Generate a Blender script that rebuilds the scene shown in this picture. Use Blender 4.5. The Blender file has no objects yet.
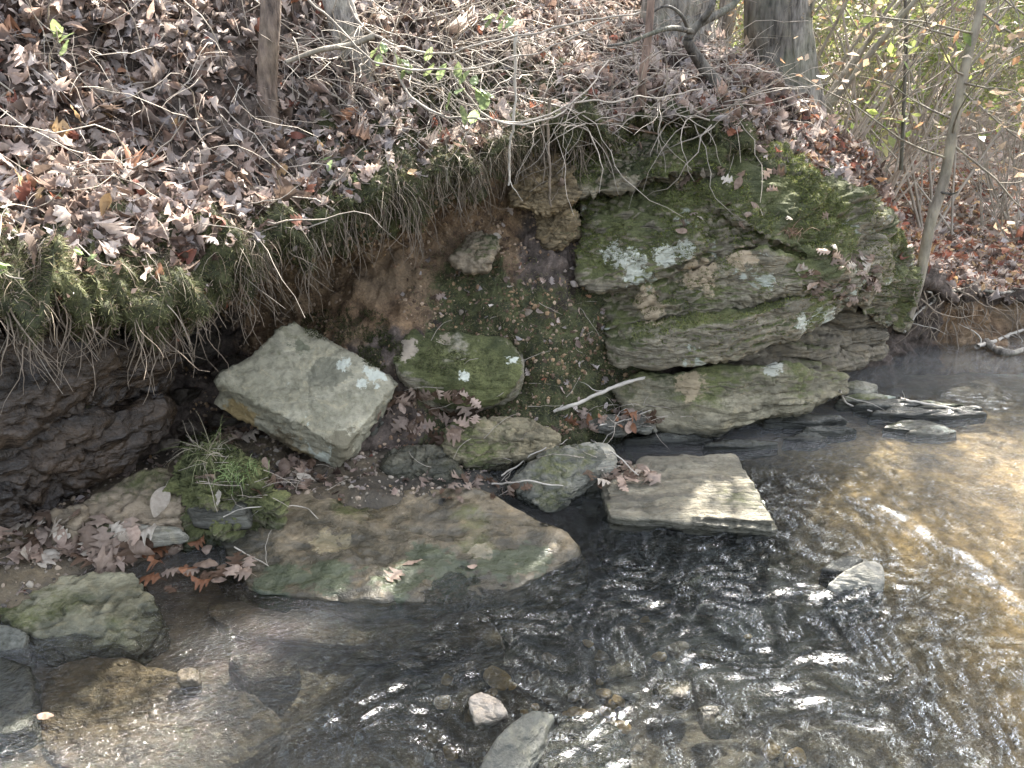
import bpy, bmesh, math, random
import numpy as np
from mathutils import Vector, Matrix, Euler
from mathutils.bvhtree import BVHTree
R = math.radians
random.seed(7); RNG = np.random.default_rng(11)
C = bpy.context.scene.collection
SC = bpy.context.scene

# ------------------------------------------------------------------ camera, world, sun, exposure
PITCH = R(23); FPX = 760.0; CAMZ = 1.6
cam = bpy.data.cameras.new('camera'); cam_o = bpy.data.objects.new('camera', cam); C.objects.link(cam_o)
cam_o.location = (0, 0, CAMZ); cam_o.rotation_euler = (R(90) - PITCH, 0, 0)
cam.sensor_width = 36; cam.lens = FPX / 1024 * 36; cam.clip_start = 0.05; cam.clip_end = 500
SC.camera = cam_o
SUN_EL, SUN_AZ = R(45), R(22)          # azimuth clockwise from +Y (ahead, a little right)
w = bpy.data.worlds.new('World'); SC.world = w; w.use_nodes = True
nt = w.node_tree; nt.nodes.clear()
sky = nt.nodes.new('ShaderNodeTexSky'); sky.sky_type = 'NISHITA'; sky.sun_disc = False
sky.sun_elevation = SUN_EL; sky.sun_rotation = SUN_AZ; sky.dust_density = 4; sky.air_density = 1.0; sky.ozone_density = 1
hs = nt.nodes.new('ShaderNodeHueSaturation'); hs.inputs['Saturation'].default_value = 0.5
bg = nt.nodes.new('ShaderNodeBackground'); bg.inputs['Strength'].default_value = 0.15
wo = nt.nodes.new('ShaderNodeOutputWorld')
nt.links.new(sky.outputs[0], hs.inputs['Color']); nt.links.new(hs.outputs[0], bg.inputs[0]); nt.links.new(bg.outputs[0], wo.inputs[0])
sl = bpy.data.lights.new('sun', 'SUN'); sl.energy = 4.9; sl.angle = R(0.6); sl.color = (1, .95, .87)
so = bpy.data.objects.new('sun', sl); C.objects.link(so); so.location = (3, 8, 8)
sd = Vector((math.sin(SUN_AZ) * math.cos(SUN_EL), math.cos(SUN_AZ) * math.cos(SUN_EL), math.sin(SUN_EL)))
so.rotation_euler = sd.to_track_quat('Z', 'Y').to_euler()
SC.view_settings.view_transform = 'Standard'; SC.view_settings.look = 'None'; SC.view_settings.gamma = 1
SC.view_settings.exposure = 2.72
SC.cycles.use_denoising = True
SC.cycles.max_bounces = 6; SC.cycles.transparent_max_bounces = 12; SC.cycles.diffuse_bounces = 3; SC.cycles.glossy_bounces = 3
SC.cycles.caustics_reflective = False; SC.cycles.caustics_refractive = False
SC.cycles.sample_clamp_indirect = 4; SC.cycles.sample_clamp_direct = 0

# ------------------------------------------------------------------ pixel -> world
cp, sp_ = math.cos(PITCH), math.sin(PITCH)
def ray(px, py):
    u = (px - 512) / FPX; v = -(py - 384) / FPX
    return Vector((u, cp + v * sp_, -sp_ + v * cp))
def P(px, py, Y):
    d = ray(px, py); t = Y / d.y; return Vector((d.x * t, Y, CAMZ + d.z * t))
def Z(px, py, z=0.0):
    d = ray(px, py); t = (z - CAMZ) / d.z; return Vector((d.x * t, d.y * t, z))
def project(co):                       # world (N,3) -> px, py
    x, y, z = co[:, 0], co[:, 1], co[:, 2] - CAMZ
    dep = y * cp - z * sp_; up = y * sp_ + z * cp
    dep = np.where(dep > .05, dep, .05)
    return 512 + FPX * x / dep, 384 - FPX * up / dep

# ------------------------------------------------------------------ noise
_perm = np.random.default_rng(5).permutation(512).astype(np.int64) % 512
_grad = np.random.default_rng(6).normal(size=(512, 3)); _grad /= np.linalg.norm(_grad, axis=1)[:, None]
def perlin(p):
    p = np.asarray(p, float); i = np.floor(p).astype(np.int64); f = p - i
    u = f * f * f * (f * (f * 6 - 15) + 10); out = 0
    for dx in (0, 1):
        for dy in (0, 1):
            for dz in (0, 1):
                h = _perm[(_perm[(_perm[(i[:, 0] + dx) % 512] + i[:, 1] + dy) % 512] + i[:, 2] + dz) % 512]
                d = (_grad[h] * (f - np.array([dx, dy, dz]))).sum(1)
                out = out + d * (u[:, 0] if dx else 1 - u[:, 0]) * (u[:, 1] if dy else 1 - u[:, 1]) * (u[:, 2] if dz else 1 - u[:, 2])
    return out * 1.6
def fbm(p, sc=1.0, oc=4, lac=2.03, gain=.5, off=0.0):
    p = np.asarray(p, float) * sc + off; a = 1.0; s = 0
    for _ in range(oc):
        s = s + a * perlin(p); a *= gain; p = p * lac + 17.3
    return s
def sstep(a, b, x):
    t = np.clip((x - a) / (b - a), 0, 1); return t * t * (3 - 2 * t)

# ------------------------------------------------------------------ mesh helpers
def tag(o, label=None, cat=None, group=None, kind=None):
    for k, v in (('label', label), ('category', cat), ('group', group), ('kind', kind)):
        if v: o[k] = v
    return o
def mk_mesh(name, V, F, smooth=True):
    me = bpy.data.meshes.new(name); V = np.asarray(V, np.float32); F = np.asarray(F, np.int32)
    me.vertices.add(len(V)); me.vertices.foreach_set('co', V.ravel())
    n = F.shape[1]; me.loops.add(F.size); me.loops.foreach_set('vertex_index', F.ravel())
    me.polygons.add(len(F)); me.polygons.foreach_set('loop_start', np.arange(len(F), dtype=np.int32) * n)
    me.polygons.foreach_set('loop_total', np.full(len(F), n, np.int32))
    me.polygons.foreach_set('use_smooth', np.full(len(F), smooth, bool))
    me.update(calc_edges=True); return me
def add_attr(me, name, data):
    data = np.asarray(data, np.float32)
    if data.ndim == 1:
        a = me.attributes.new(name, 'FLOAT', 'POINT'); a.data.foreach_set('value', data)
    else:
        a = me.attributes.new(name, 'FLOAT_COLOR', 'POINT')
        if data.shape[1] == 3: data = np.hstack([data, np.ones((len(data), 1), np.float32)])
        a.data.foreach_set('color', data.ravel())
def link(name, me, mat=None, parent=None, loc=None):
    o = bpy.data.objects.new(name, me); C.objects.link(o)
    if mat and me: me.materials.append(mat) if not len(me.materials) else None
    if parent: o.parent = parent
    if loc is not None: o.location = loc
    return o
def place_mesh(name, V, F, mat, parent=None, smooth=True, attrs=None, base=None):
    """mesh given in world coordinates; the object's origin is put at its base (or the parent's)"""
    V = np.asarray(V, float)
    if parent is not None: org = np.array(parent.location)
    elif base is not None: org = np.array(base)
    else: org = np.array([V[:, 0].mean(), V[:, 1].mean(), V[:, 2].min()])
    me = mk_mesh(name, V - org, F, smooth)
    for k, d in (attrs or {}).items(): add_attr(me, k, d)
    o = link(name, me, mat, parent)
    if parent is None: o.location = org
    return o
def empty(name, loc, label, cat, group=None):
    o = bpy.data.objects.new(name, None); C.objects.link(o); o.location = loc; o.empty_display_size = .1
    return tag(o, label, cat, group)
def copy_thing(o, loc=None, rz=None, s=None, label=None, group=None):
    c = o.copy(); C.objects.link(c)
    for ch in o.children:
        d = ch.copy(); C.objects.link(d); d.parent = c
    if loc is not None: c.location = loc
    if rz is not None: c.rotation_euler = (c.rotation_euler[0], c.rotation_euler[1], rz)
    if s is not None: c.scale = (s, s, s)
    if label: c['label'] = label
    if group: c['group'] = group
    return c

class TB:                              # collects tubes into one mesh
    def __init__(s): s.V = []; s.F = []; s.n = 0
    def tube(s, pts, rad, sides=5):
        pts = np.asarray(pts, float); K = len(pts); rad = np.broadcast_to(rad, (K,))
        t = np.gradient(pts, axis=0); t /= np.linalg.norm(t, axis=1)[:, None] + 1e-9
        ref = np.array([0, 0, 1.0]) if abs(t[:, 2]).mean() < .8 else np.array([1.0, 0, 0])
        a = np.cross(t, ref); a /= np.linalg.norm(a, axis=1)[:, None] + 1e-9; b = np.cross(t, a)
        th = np.arange(sides) * 2 * math.pi / sides
        ring = pts[:, None] + rad[:, None, None] * (np.cos(th)[None, :, None] * a[:, None] + np.sin(th)[None, :, None] * b[:, None])
        s.V.append(ring.reshape(-1, 3))
        i = np.arange(K - 1)[:, None] * sides; j = np.arange(sides)[None]; k = (j + 1) % sides
        s.F.append(np.stack([i + j, i + k, i + sides + k, i + sides + j], -1).reshape(-1, 4) + s.n); s.n += K * sides
    def arrays(s): return np.vstack(s.V), np.vstack(s.F)
def wander(p0, d, L, n, wob, rng, grav=0.0):
    pts = [np.array(p0, float)]; d = np.array(d, float); d /= np.linalg.norm(d)
    for _ in range(n):
        d = d + rng.normal(size=3) * wob; d[2] += grav; d /= np.linalg.norm(d); pts.append(pts[-1] + d * L / n)
    return np.array(pts)
def cr(pts, n):                        # Catmull-Rom through points
    p = np.asarray([tuple(q) for q in pts], float); p = np.vstack([2 * p[0] - p[1], p, 2 * p[-1] - p[-2]])
    out = []
    for i in range(len(p) - 3):
        t = np.linspace(0, 1, n, endpoint=False)[:, None]
        a, b, c, d = p[i:i + 4]
        out.append(.5 * ((2 * b) + (-a + c) * t + (2 * a - 5 * b + 4 * c - d) * t ** 2 + (-a + 3 * b - 3 * c + d) * t ** 3))
    out.append(p[-2][None]); return np.vstack(out)

# ------------------------------------------------------------------ materials
def nmat(name):
    m = bpy.data.materials.new(name); m.use_nodes = True; t = m.node_tree
    b = t.nodes['Principled BSDF']; b.inputs['Roughness'].default_value = .8
    b.inputs['Specular IOR Level'].default_value = .3
    return m, t, b
def N(t, typ, ins=None, **props):
    n = t.nodes.new(typ)
    for k, v in props.items(): setattr(n, k, v)
    for k, v in (ins or {}).items():
        if isinstance(v, bpy.types.NodeSocket): t.links.new(v, n.inputs[k])
        else: n.inputs[k].default_value = v
    return n
def noise(t, vec, scale, det=5, rough=.55, dist=0.0):
    return N(t, 'ShaderNodeTexNoise', {'Vector': vec, 'Scale': scale, 'Detail': det, 'Roughness': rough, 'Distortion': dist}).outputs['Fac']
def ramp(t, fac, a, b, va=0.0, vb=1.0):
    return N(t, 'ShaderNodeMapRange', {'Value': fac, 'From Min': a, 'From Max': b, 'To Min': va, 'To Max': vb}).outputs[0]
def mixc(t, fac, a, b, mode='MIX'):
    n = t.nodes.new('ShaderNodeMix'); n.data_type = 'RGBA'; n.blend_type = mode
    for k, v in ((0, fac), (6, a), (7, b)):
        if isinstance(v, bpy.types.NodeSocket): t.links.new(v, n.inputs[k])
        else: n.inputs[k].default_value = (*v, 1) if isinstance(v, tuple) and len(v) == 3 else v
    return n.outputs[2]
def math_(t, op, a, b=0.0):
    n = t.nodes.new('ShaderNodeMath'); n.operation = op
    for k, v in ((0, a), (1, b)):
        if isinstance(v, bpy.types.NodeSocket): t.links.new(v, n.inputs[k])
        else: n.inputs[k].default_value = v
    return n.outputs[0]

MOSS_A, MOSS_B = (.050, .054, .022), (.135, .138, .052)
def rock_mat(name, c1, c2, c3, moss=.0, lichen=.0, bed=(0, 0, 0), rough=.85, wetz=.03, off=0.0, bump=.5, dark=1.0, mossn=.2, spots=0.0, spec=.3, patches=(), bz=16, sy=1.5):
    m, t, b = nmat(name)
    g = N(t, 'ShaderNodeNewGeometry'); pos = g.outputs['Position']
    mp = N(t, 'ShaderNodeMapping', {'Vector': pos, 'Rotation': bed, 'Location': (off, off * 1.7, 0), 'Scale': (1.5, sy, bz)}).outputs[0]
    po = N(t, 'ShaderNodeMapping', {'Vector': pos, 'Location': (off, off * .7, off * 1.3)}).outputs[0]
    nA = noise(t, mp, 2.2, 6, .6, .6); nB = noise(t, po, 7, 8, .62); nC = noise(t, po, 42, 5, .7); nD = noise(t, po, 2.6, 4)
    col = mixc(t, ramp(t, nB, .35, .65), c1, c2)
    col = mixc(t, ramp(t, nA, .42, .62, 0, .85), col, c3)
    col = mixc(t, ramp(t, nC, .42, .68, 0, .5), col, (c1[0] * .38, c1[1] * .36, c1[2] * .33))
    nE = noise(t, po, 13, 6, .7, 1.2)
    col = mixc(t, ramp(t, nE, .52, .68, 0, .4), col, (c2[0] * 1.12, c2[1] * 1.02, c2[2] * .84))
    col = mixc(t, ramp(t, nE, .42, .32, 0, .45), col, (c1[0] * .5, c1[1] * .52, c1[2] * .42))
    if lichen:
        l = N(t, 'ShaderNodeTexNoise', {'Vector': po, 'Scale': 5.0, 'Detail': 6, 'Roughness': .62, 'Distortion': .3}).outputs['Fac']
        lf = ramp(t, l, .66 - lichen * .2, .68 - lichen * .2)
        col = mixc(t, lf, col, (.38, .39, .32))
    if spots:
        vo = N(t, 'ShaderNodeTexVoronoi', {'Vector': N(t, 'ShaderNodeVectorMath', {0: po, 1: N(t, 'ShaderNodeTexNoise', {'Vector': po, 'Scale': 25.0, 'Detail': 3}).outputs['Color']}, operation='MULTIPLY_ADD').outputs[0] if False else po, 'Scale': 11.0, 'Randomness': 1.0}).outputs['Distance']
        sf = ramp(t, math_(t, 'ADD', vo, math_(t, 'MULTIPLY', math_(t, 'SUBTRACT', nC, .5), .5)), .10 + spots * .2, .09 + spots * .2)
        sf = math_(t, 'MULTIPLY', sf, ramp(t, nD, .5, .52))
        col = mixc(t, sf, col, (.6, .62, .53))
    if moss:
        nz = N(t, 'ShaderNodeSeparateXYZ', {0: g.outputs['Normal']}).outputs[2]
        mf = math_(t, 'ADD', math_(t, 'MULTIPLY', nD, 1.4), math_(t, 'MULTIPLY', nz, mossn))
        mf = math_(t, 'ADD', mf, math_(t, 'MULTIPLY', nC, .35))
        e = 1.32 - moss * .7
        mf = ramp(t, mf, e, e + .16)
        mc = mixc(t, ramp(t, noise(t, po, 5, 4), .35, .62), MOSS_A, MOSS_B)
        mc = mixc(t, ramp(t, noise(t, po, 160, 3), .35, .7, 0, .6), mc, (.02, .028, .01))
        col = mixc(t, mf, col, mc)
    for pc, pr, pcol in patches:
        dn = N(t, 'ShaderNodeVectorMath', {0: pos, 1: tuple(pc)}, operation='DISTANCE').outputs['Value']
        nn_ = noise(t, pos, 1.6 / pr, 5, .65)
        pf = ramp(t, math_(t, 'ADD', dn, math_(t, 'MULTIPLY', math_(t, 'SUBTRACT', nn_, .5), pr * 2.6)), pr * 1.0, pr * .8, 0, .95)
        col = mixc(t, pf, col, mixc(t, nC, tuple(x * .8 for x in pcol), pcol))
    zz = N(t, 'ShaderNodeSeparateXYZ', {0: pos}).outputs[2]
    wz = math_(t, 'ADD', zz, math_(t, 'MULTIPLY', math_(t, 'SUBTRACT', nB, .5), .09))
    wf = ramp(t, wz, wetz + .02, wetz - .015)
    col = mixc(t, wf, col, mixc(t, 1.0, col, (.36, .38, .38), 'MULTIPLY'))
    if dark != 1.0: col = mixc(t, 1.0, col, (dark, dark, dark), 'MULTIPLY')
    t.links.new(col, b.inputs['Base Color'])
    t.links.new(ramp(t, wf, 0, 1, rough, .22), b.inputs['Roughness'])
    b.inputs['Specular IOR Level'].default_value = spec
    hsum = math_(t, 'ADD', math_(t, 'MULTIPLY', nA, 1.3), math_(t, 'ADD', nB, math_(t, 'MULTIPLY', nC, .35)))
    bp = N(t, 'ShaderNodeBump', {'Height': hsum, 'Strength': min(1, bump * 1.5), 'Distance': .03})
    t.links.new(bp.outputs[0], b.inputs['Normal'])
    return m
def bark_mat(name, c1, c2, sc=30, zs=.15, bump=.8, moss=0):
    m, t, b = nmat(name)
    pos = N(t, 'ShaderNodeTexCoord').outputs['Object']
    mp = N(t, 'ShaderNodeMapping', {'Vector': pos, 'Scale': (1, 1, zs)}).outputs[0]
    n1 = noise(t, mp, sc, 5, .6); n2 = noise(t, pos, 9, 4)
    col = mixc(t, ramp(t, n1, .35, .65), c1, c2)
    col = mixc(t, ramp(t, n2, .45, .7, 0, .5), col, (c2[0] * 1.3, c2[1] * 1.35, c2[2] * 1.2))
    if moss: col = mixc(t, ramp(t, noise(t, pos, 4, 4), .5, .6, 0, moss), col, (.06, .08, .03))
    t.links.new(col, b.inputs['Base Color'])
    t.links.new(N(t, 'ShaderNodeBump', {'Height': n1, 'Strength': bump, 'Distance': .025}).outputs[0], b.inputs['Normal'])
    return m
def leaf_mat(name, transl=.35, rough=.6, attr='Col', col=None):
    m, t, b = nmat(name); b.inputs['Roughness'].default_value = rough
    if col is None: c = N(t, 'ShaderNodeAttribute', attribute_name=attr).outputs['Color']
    else: c = N(t, 'ShaderNodeRGB').outputs[0]; c.default_value = (*col, 1)
    pos = N(t, 'ShaderNodeNewGeometry').outputs['Position']
    c = mixc(t, ramp(t, noise(t, pos, 90, 3), .3, .7, 0, .45), c, mixc(t, 1.0, c, (.45, .4, .38), 'MULTIPLY'))
    t.links.new(c, b.inputs['Base Color'])
    orn = N(t, 'ShaderNodeObjectInfo').outputs['Random']; k_ = N(t, 'ShaderNodeCombineColor', {0: ramp(t, orn, 0, 1, .62, 1.15), 1: ramp(t, orn, 0, 1, .58, 1.18), 2: ramp(t, orn, 0, 1, .54, 1.2)}).outputs[0]
    c = mixc(t, 1.0, c, k_, 'MULTIPLY'); t.links.new(c, b.inputs['Base Color'])
    tr = N(t, 'ShaderNodeBsdfTranslucent', {'Color': c})
    mx = N(t, 'ShaderNodeMixShader', {0: transl, 1: b.outputs[0], 2: tr.outputs[0]})
    t.links.new(mx.outputs[0], t.nodes['Material Output'].inputs['Surface'])
    return m
def flat_mat(name, c, rough=.7, var=.5):
    m, t, b = nmat(name); b.inputs['Roughness'].default_value = rough
    pos = N(t, 'ShaderNodeNewGeometry').outputs['Position']
    c_ = mixc(t, ramp(t, noise(t, pos, 14, 5, .7), .35, .65), tuple(x * var for x in c), tuple(c))
    t.links.new(c_, b.inputs['Base Color'])
    t.links.new(N(t, 'ShaderNodeBump', {'Height': noise(t, pos, 80, 3), 'Strength': .4, 'Distance': .004}).outputs[0], b.inputs['Normal'])
    return m
M_LEAF = leaf_mat('dead_leaf'); M_GREEN = leaf_mat('green_leaf', .55, .4); M_STRAW = leaf_mat('straw', .1, .7)
M_MOSS = leaf_mat('moss_blade', .25, .8)
M_TWIG = flat_mat('twig_bark', (.36, .31, .25), .7, .6); M_ROOT = flat_mat('root_bark', (.24, .19, .14), .75, .4)
M_PALE = flat_mat('peeled_wood', (.42, .38, .32), .7, .7)

# bank soil: attributes moss / soil
m, t, b = nmat('bank_soil'); M_BANK = m
g = N(t, 'ShaderNodeNewGeometry'); pos = g.outputs['Position']
n1 = noise(t, pos, 14, 7, .65); n2 = noise(t, pos, 110, 4, .7); n3 = noise(t, pos, 3.5, 4)
hum = mixc(t, ramp(t, n1, .35, .65), (.028, .021, .016), (.17, .13, .105))
soil = mixc(t, ramp(t, n1, .36, .66), (.09, .055, .032), (.31, .195, .105))
soil = mixc(t, ramp(t, n3, .42, .62, 0, .6), soil, (.26, .19, .12))
mossc = mixc(t, ramp(t, n1, .4, .62), (.035, .040, .018), (.095, .10, .038))
sA = N(t, 'ShaderNodeAttribute', attribute_name='soil').outputs['Fac']; mA = N(t, 'ShaderNodeAttribute', attribute_name='moss').outputs['Fac']
c = mixc(t, ramp(t, math_(t, 'ADD', sA, math_(t, 'MULTIPLY', math_(t, 'SUBTRACT', n1, .5), .8)), .4, .6), hum, soil)
c = mixc(t, ramp(t, math_(t, 'ADD', mA, math_(t, 'MULTIPLY', math_(t, 'SUBTRACT', n1, .5), 1.3)), .45, .6), c, mossc)
c = mixc(t, ramp(t, n2, .35, .7, 0, .6), c, (.018, .014, .01))
t.links.new(c, b.inputs['Base Color'])
t.links.new(N(t, 'ShaderNodeBump', {'Height': math_(t, 'ADD', n1, math_(t, 'MULTIPLY', n2, .4)), 'Strength': .9, 'Distance': .02}).outputs[0], b.inputs['Normal'])

# ------------------------------------------------------------------ the bank sheet
stations = [
 (-300, [(-300,600,1.9),(-300,450,1.95),(-300,350,2.1),(-300,345,1.75),(-300,300,1.75),(-300,150,2.2),(-300,-30,2.8)]),
 (0,    [(0,540,2.25),(0,430,2.35),(0,330,2.55),(0,324,2.0),(0,275,1.92),(0,150,2.45),(0,-30,3.0)]),
 (100,  [(100,490,2.6),(100,420,2.65),(100,338,2.8),(100,330,2.2),(100,290,2.08),(100,150,2.65),(100,-30,3.1)]),
 (190,  [(190,440,3.0),(190,390,3.15),(190,330,3.45),(190,320,2.52),(190,275,2.38),(190,150,2.8),(190,-30,3.3)]),
 (280,  [(280,450,2.95),(280,380,3.15),(280,292,3.5),(280,282,2.85),(280,232,2.68),(280,130,3.05),(280,-30,3.5)]),
 (380,  [(380,455,2.9),(380,350,3.1),(380,250,3.5),(380,238,3.08),(380,192,2.9),(380,110,3.3),(380,-30,3.8)]),
 (480,  [(480,450,3.0),(480,330,3.25),(480,218,3.6),(480,206,3.36),(480,160,3.12),(480,90,3.6),(480,-30,4.2)]),
 (540,  [(540,455,2.95),(540,320,3.3),(540,215,3.6),(540,168,3.65),(540,138,3.4),(540,80,3.75),(540,-25,4.5)]),
 (600,  [(600,430,3.1),(600,330,3.45),(600,200,3.75),(600,150,3.7),(600,120,3.5),(600,70,3.9),(600,-10,4.8)]),
 (700,  [(700,430,3.4),(700,330,3.7),(700,220,3.85),(700,150,3.8),(700,122,3.65),(700,85,4.0),(700,45,4.6)]),
 (800,  [(800,410,3.7),(800,330,3.9),(800,260,3.95),(800,210,3.9),(800,192,3.75),(800,150,4.0),(800,108,4.5)]),
 (880,  [(880,385,4.0),(880,330,4.1),(880,290,4.15),(880,262,4.1),(880,245,3.9),(880,215,4.15),(880,188,4.5)]),
 (915,  [(920,365,4.25),(920,330,4.3),(920,305,4.3),(920,285,4.25),(915,275,4.15),(912,250,4.4),(915,235,4.7)]),
 (960,  [(960,362,4.3),(960,335,4.42),(960,315,4.46),(960,302,4.42),(960,290,4.4),(960,270,4.9),(960,248,5.6)]),
 (1040, [(1040,356,4.4),(1040,335,4.55),(1040,318,4.6),(1040,306,4.6),(1040,292,4.6),(1040,270,5.2),(1040,243,6.2)]),
 (1300, [(1300,350,4.6),(1300,335,4.7),(1300,318,4.8),(1300,306,4.8),(1300,292,4.8),(1300,270,5.4),(1300,243,6.4)]),
]
net = []
for px, rows in stations:
    w_ = [P(*r) for r in rows]
    foot = w_[0] + Vector((0, -.08, -.45)); lip = w_[6]
    if px < 650:
        up = w_[6] + Vector((-.05, 1.3, .75)); far = Vector((w_[6].x * 1.6, 10, w_[6].z + 2.2 if px < 500 else 2.6))
    elif px < 950:
        up = w_[6] + Vector((.35, .9, -.38)); far = Vector((w_[6].x * 2.1, 10, .3))
    else:
        up = w_[6] + Vector((.4, 1.5, .02)); far = Vector((w_[6].x * 1.8, 10, .3))
    net.append([foot] + w_ + [up, far])
net = np.array([[tuple(v) for v in row] for row in net])       # (S, 10, 3)
SUBR = [10, 26, 26, 16, 16, 40, 44, 26, 10]; SUBS = 44
def interp_axis(a, ks):                                        # Catmull-Rom along axis 0
    out = []; par = []
    p = np.concatenate([2 * a[:1] - a[1:2], a, 2 * a[-1:] - a[-2:-1]])
    for i in range(len(a) - 1):
        n = ks[i] if isinstance(ks, list) else ks
        for t_ in np.arange(n) / n:
            q0, q1, q2, q3 = p[i:i + 4]
            out.append(.5 * (2 * q1 + (-q0 + q2) * t_ + (2 * q0 - 5 * q1 + 4 * q2 - q3) * t_ ** 2 + (-q0 + 3 * q1 - 3 * q2 + q3) * t_ ** 3)); par.append(i + t_)
    out.append(a[-1]); par.append(len(a) - 1)
    return np.array(out), np.array(par)
g1, ps = interp_axis(net, SUBS)                                # along stations
g2, pr = interp_axis(g1.transpose(1, 0, 2), SUBR)              # rows first -> (Rn, Sn, 3)
G = g2; Rn, Sn = G.shape[:2]
stx = np.interp(ps, range(len(stations)), [s[0] for s in stations])
RR, SS = np.meshgrid(pr, stx, indexing='ij')
def grid_normals(G):
    n = np.cross(np.gradient(G, axis=1), np.gradient(G, axis=0)); n /= np.linalg.norm(n, axis=2)[..., None] + 1e-9
    return n
Nn = grid_normals(G)
if Nn[:, :, 2].mean() < 0: Nn = -Nn
flat = G.reshape(-1, 3)
d = (fbm(flat, 2.2, 5) * .075 + fbm(flat, 11, 4) * .04 + np.abs(fbm(flat, 26, 3, off=2)) * .014).reshape(Rn, Sn)
lumps = (np.abs(fbm(flat, 5, 3, off=9)) * .06).reshape(Rn, Sn)
lipm = sstep(4.0, 4.8, RR) * sstep(6.0, 5.0, RR)
G = G + Nn * (d + lumps * lipm - .03)[..., None]
lipj = (fbm(np.stack([SS.ravel() * .03, RR.ravel() * 0, RR.ravel() * 0], 1), 1, 4) * .09).reshape(Rn, Sn)
G[..., 2] += lipj * sstep(3.2, 4.0, RR) * sstep(6, 5, RR)
Nn = grid_normals(G)
if Nn[:, :, 2].mean() < 0: Nn = -Nn
nz1 = fbm(G.reshape(-1, 3), 1.7, 4, off=3).reshape(Rn, Sn)
soilM = sstep(190, 290, SS) * sstep(590, 500, SS + nz1 * 60) * sstep(1.9, 2.5, RR + nz1 * .5) * sstep(4.5, 4.0, RR)
soilM = np.maximum(soilM, .75 * sstep(925, 960, SS) * sstep(4.2, 3.8, RR))
soilM = np.maximum(soilM, .5 * sstep(540, 570, SS) * sstep(640, 620, SS) * sstep(1.6, 1.2, RR))
mossM = 1.0 * sstep(3.6, 4.0, RR) * sstep(6.2, 5.4, RR + nz1 * .5) * sstep(930, 880, SS)
mossM = np.maximum(mossM, .95 * sstep(400, 460, SS + nz1 * 40) * sstep(700, 620, SS) * sstep(3.3, 2.3, RR + nz1 * .9) * sstep(.5, 1.0, RR))
mossM = np.maximum(mossM, .95 * sstep(545, 575, SS) * sstep(900, 850, SS) * sstep(2.5, 3.0, RR) * sstep(6.0, 5.4, RR))
mossM = np.maximum(mossM, .8 * sstep(370, 420, SS) * sstep(640, 560, SS) * sstep(4.4, 5.0, RR) * sstep(7.0, 6.3, RR + nz1))
iF = np.arange(Rn - 1)[:, None] * Sn + np.arange(Sn - 1)[None]
F = np.stack([iF, iF + 1, iF + Sn + 1, iF + Sn], -1).reshape(-1, 4)
bank = place_mesh('creek_bank', G.reshape(-1, 3), F, M_BANK, attrs={'moss': mossM.ravel(), 'soil': soilM.ravel()}, base=(0, 3, 0))
tag(bank, kind='structure')

# far forest floor
gx, gy = np.meshgrid(np.linspace(-30, 60, 260), 5.2 + np.linspace(0, 1, 200) ** 1.7 * 75)
gz = .26 + sstep(8, 30, gy) * 1.7 + sstep(25, 75, gy) * 2.0 + sstep(2.5, -3, gx) * sstep(6.5, 10, gy) * 1.2
gz += fbm(np.stack([gx.ravel(), gy.ravel(), gx.ravel() * 0], 1), .35, 4).reshape(gx.shape) * .22
i0 = np.arange(199)[:, None] * 260 + np.arange(259)[None]
Ff = np.stack([i0, i0 + 1, i0 + 261, i0 + 260], -1).reshape(-1, 4)
m, t, b = nmat('leafy_floor'); M_FLOOR = m
pos = N(t, 'ShaderNodeNewGeometry').outputs['Position']; n1 = noise(t, pos, 9, 8, .75)
c = mixc(t, ramp(t, n1, .35, .65), (.16, .115, .09), (.46, .36, .29)); t.links.new(c, b.inputs['Base Color'])
t.links.new(N(t, 'ShaderNodeBump', {'Height': n1, 'Strength': .8, 'Distance': .085}).outputs[0], b.inputs['Normal'])
FG = np.stack([gx, gy, gz], -1)
tag(place_mesh('forest_floor', FG.reshape(-1, 3), Ff, M_FLOOR, base=(0, 8, 0)), kind='structure')

# ------------------------------------------------------------------ streambed and water
nx, ny = 520, 420
bx, by = np.meshgrid(np.linspace(-3.5, 9, nx), -.8 + np.linspace(0, 1, ny) ** 1.25 * 7.2)
bp3 = np.stack([bx.ravel(), by.ravel(), bx.ravel() * 0], 1)
bench = sstep(0, .22, ((by - 1.76) * .51 - (bx + 1.5) * .56) * 1.3) * sstep(-.75, -1.0, bx)
bz = -.13 + (fbm(bp3, 1.3, 4) * .05 + fbm(bp3, 9, 3) * .012).reshape(bx.shape)
bz = bz + bench * .20
b2 = sstep(2.32, 2.58, by) * sstep(.28, .0, bx) * sstep(-1.3, -.9, bx); bz = np.maximum(bz, b2 * .19 - .14 + (fbm(bp3, 6, 4) * .03).reshape(bx.shape))
rightshoal = sstep(.9, 1.5, bx + .25 * (by - 2.3)) * sstep(4.0, 3.2, by)
bz = bz * (1 - rightshoal) + rightshoal * (-.035 + (fbm(bp3, 2, 4) * .018 + fbm(bp3, 14, 2) * .004).reshape(bx.shape))
lo = sstep(-.6, -1.1, bx) * sstep(2.2, 1.5, by); bz = bz * (1 - lo) + lo * (-.06 + fbm(bp3, 3, 3).reshape(bx.shape) * .02)
bz = bz - sstep(3.9, 4.6, by) * .1 - .12 * np.exp(-(((bx - .45) / .55) ** 2 + ((by - 2.6) / .6) ** 2))
lo2 = np.exp(-(((bx - .35) / .8) ** 2 + ((by - 2.45) / .95) ** 2))  # dark stones mid-creek; light lost in deep water is painted in too
i0 = np.arange(ny - 1)[:, None] * nx + np.arange(nx - 1)[None]
Fb = np.stack([i0, i0 + 1, i0 + nx + 1, i0 + nx], -1).reshape(-1, 4)
m, t, b = nmat('streambed'); b.inputs['Roughness'].default_value = .6
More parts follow.
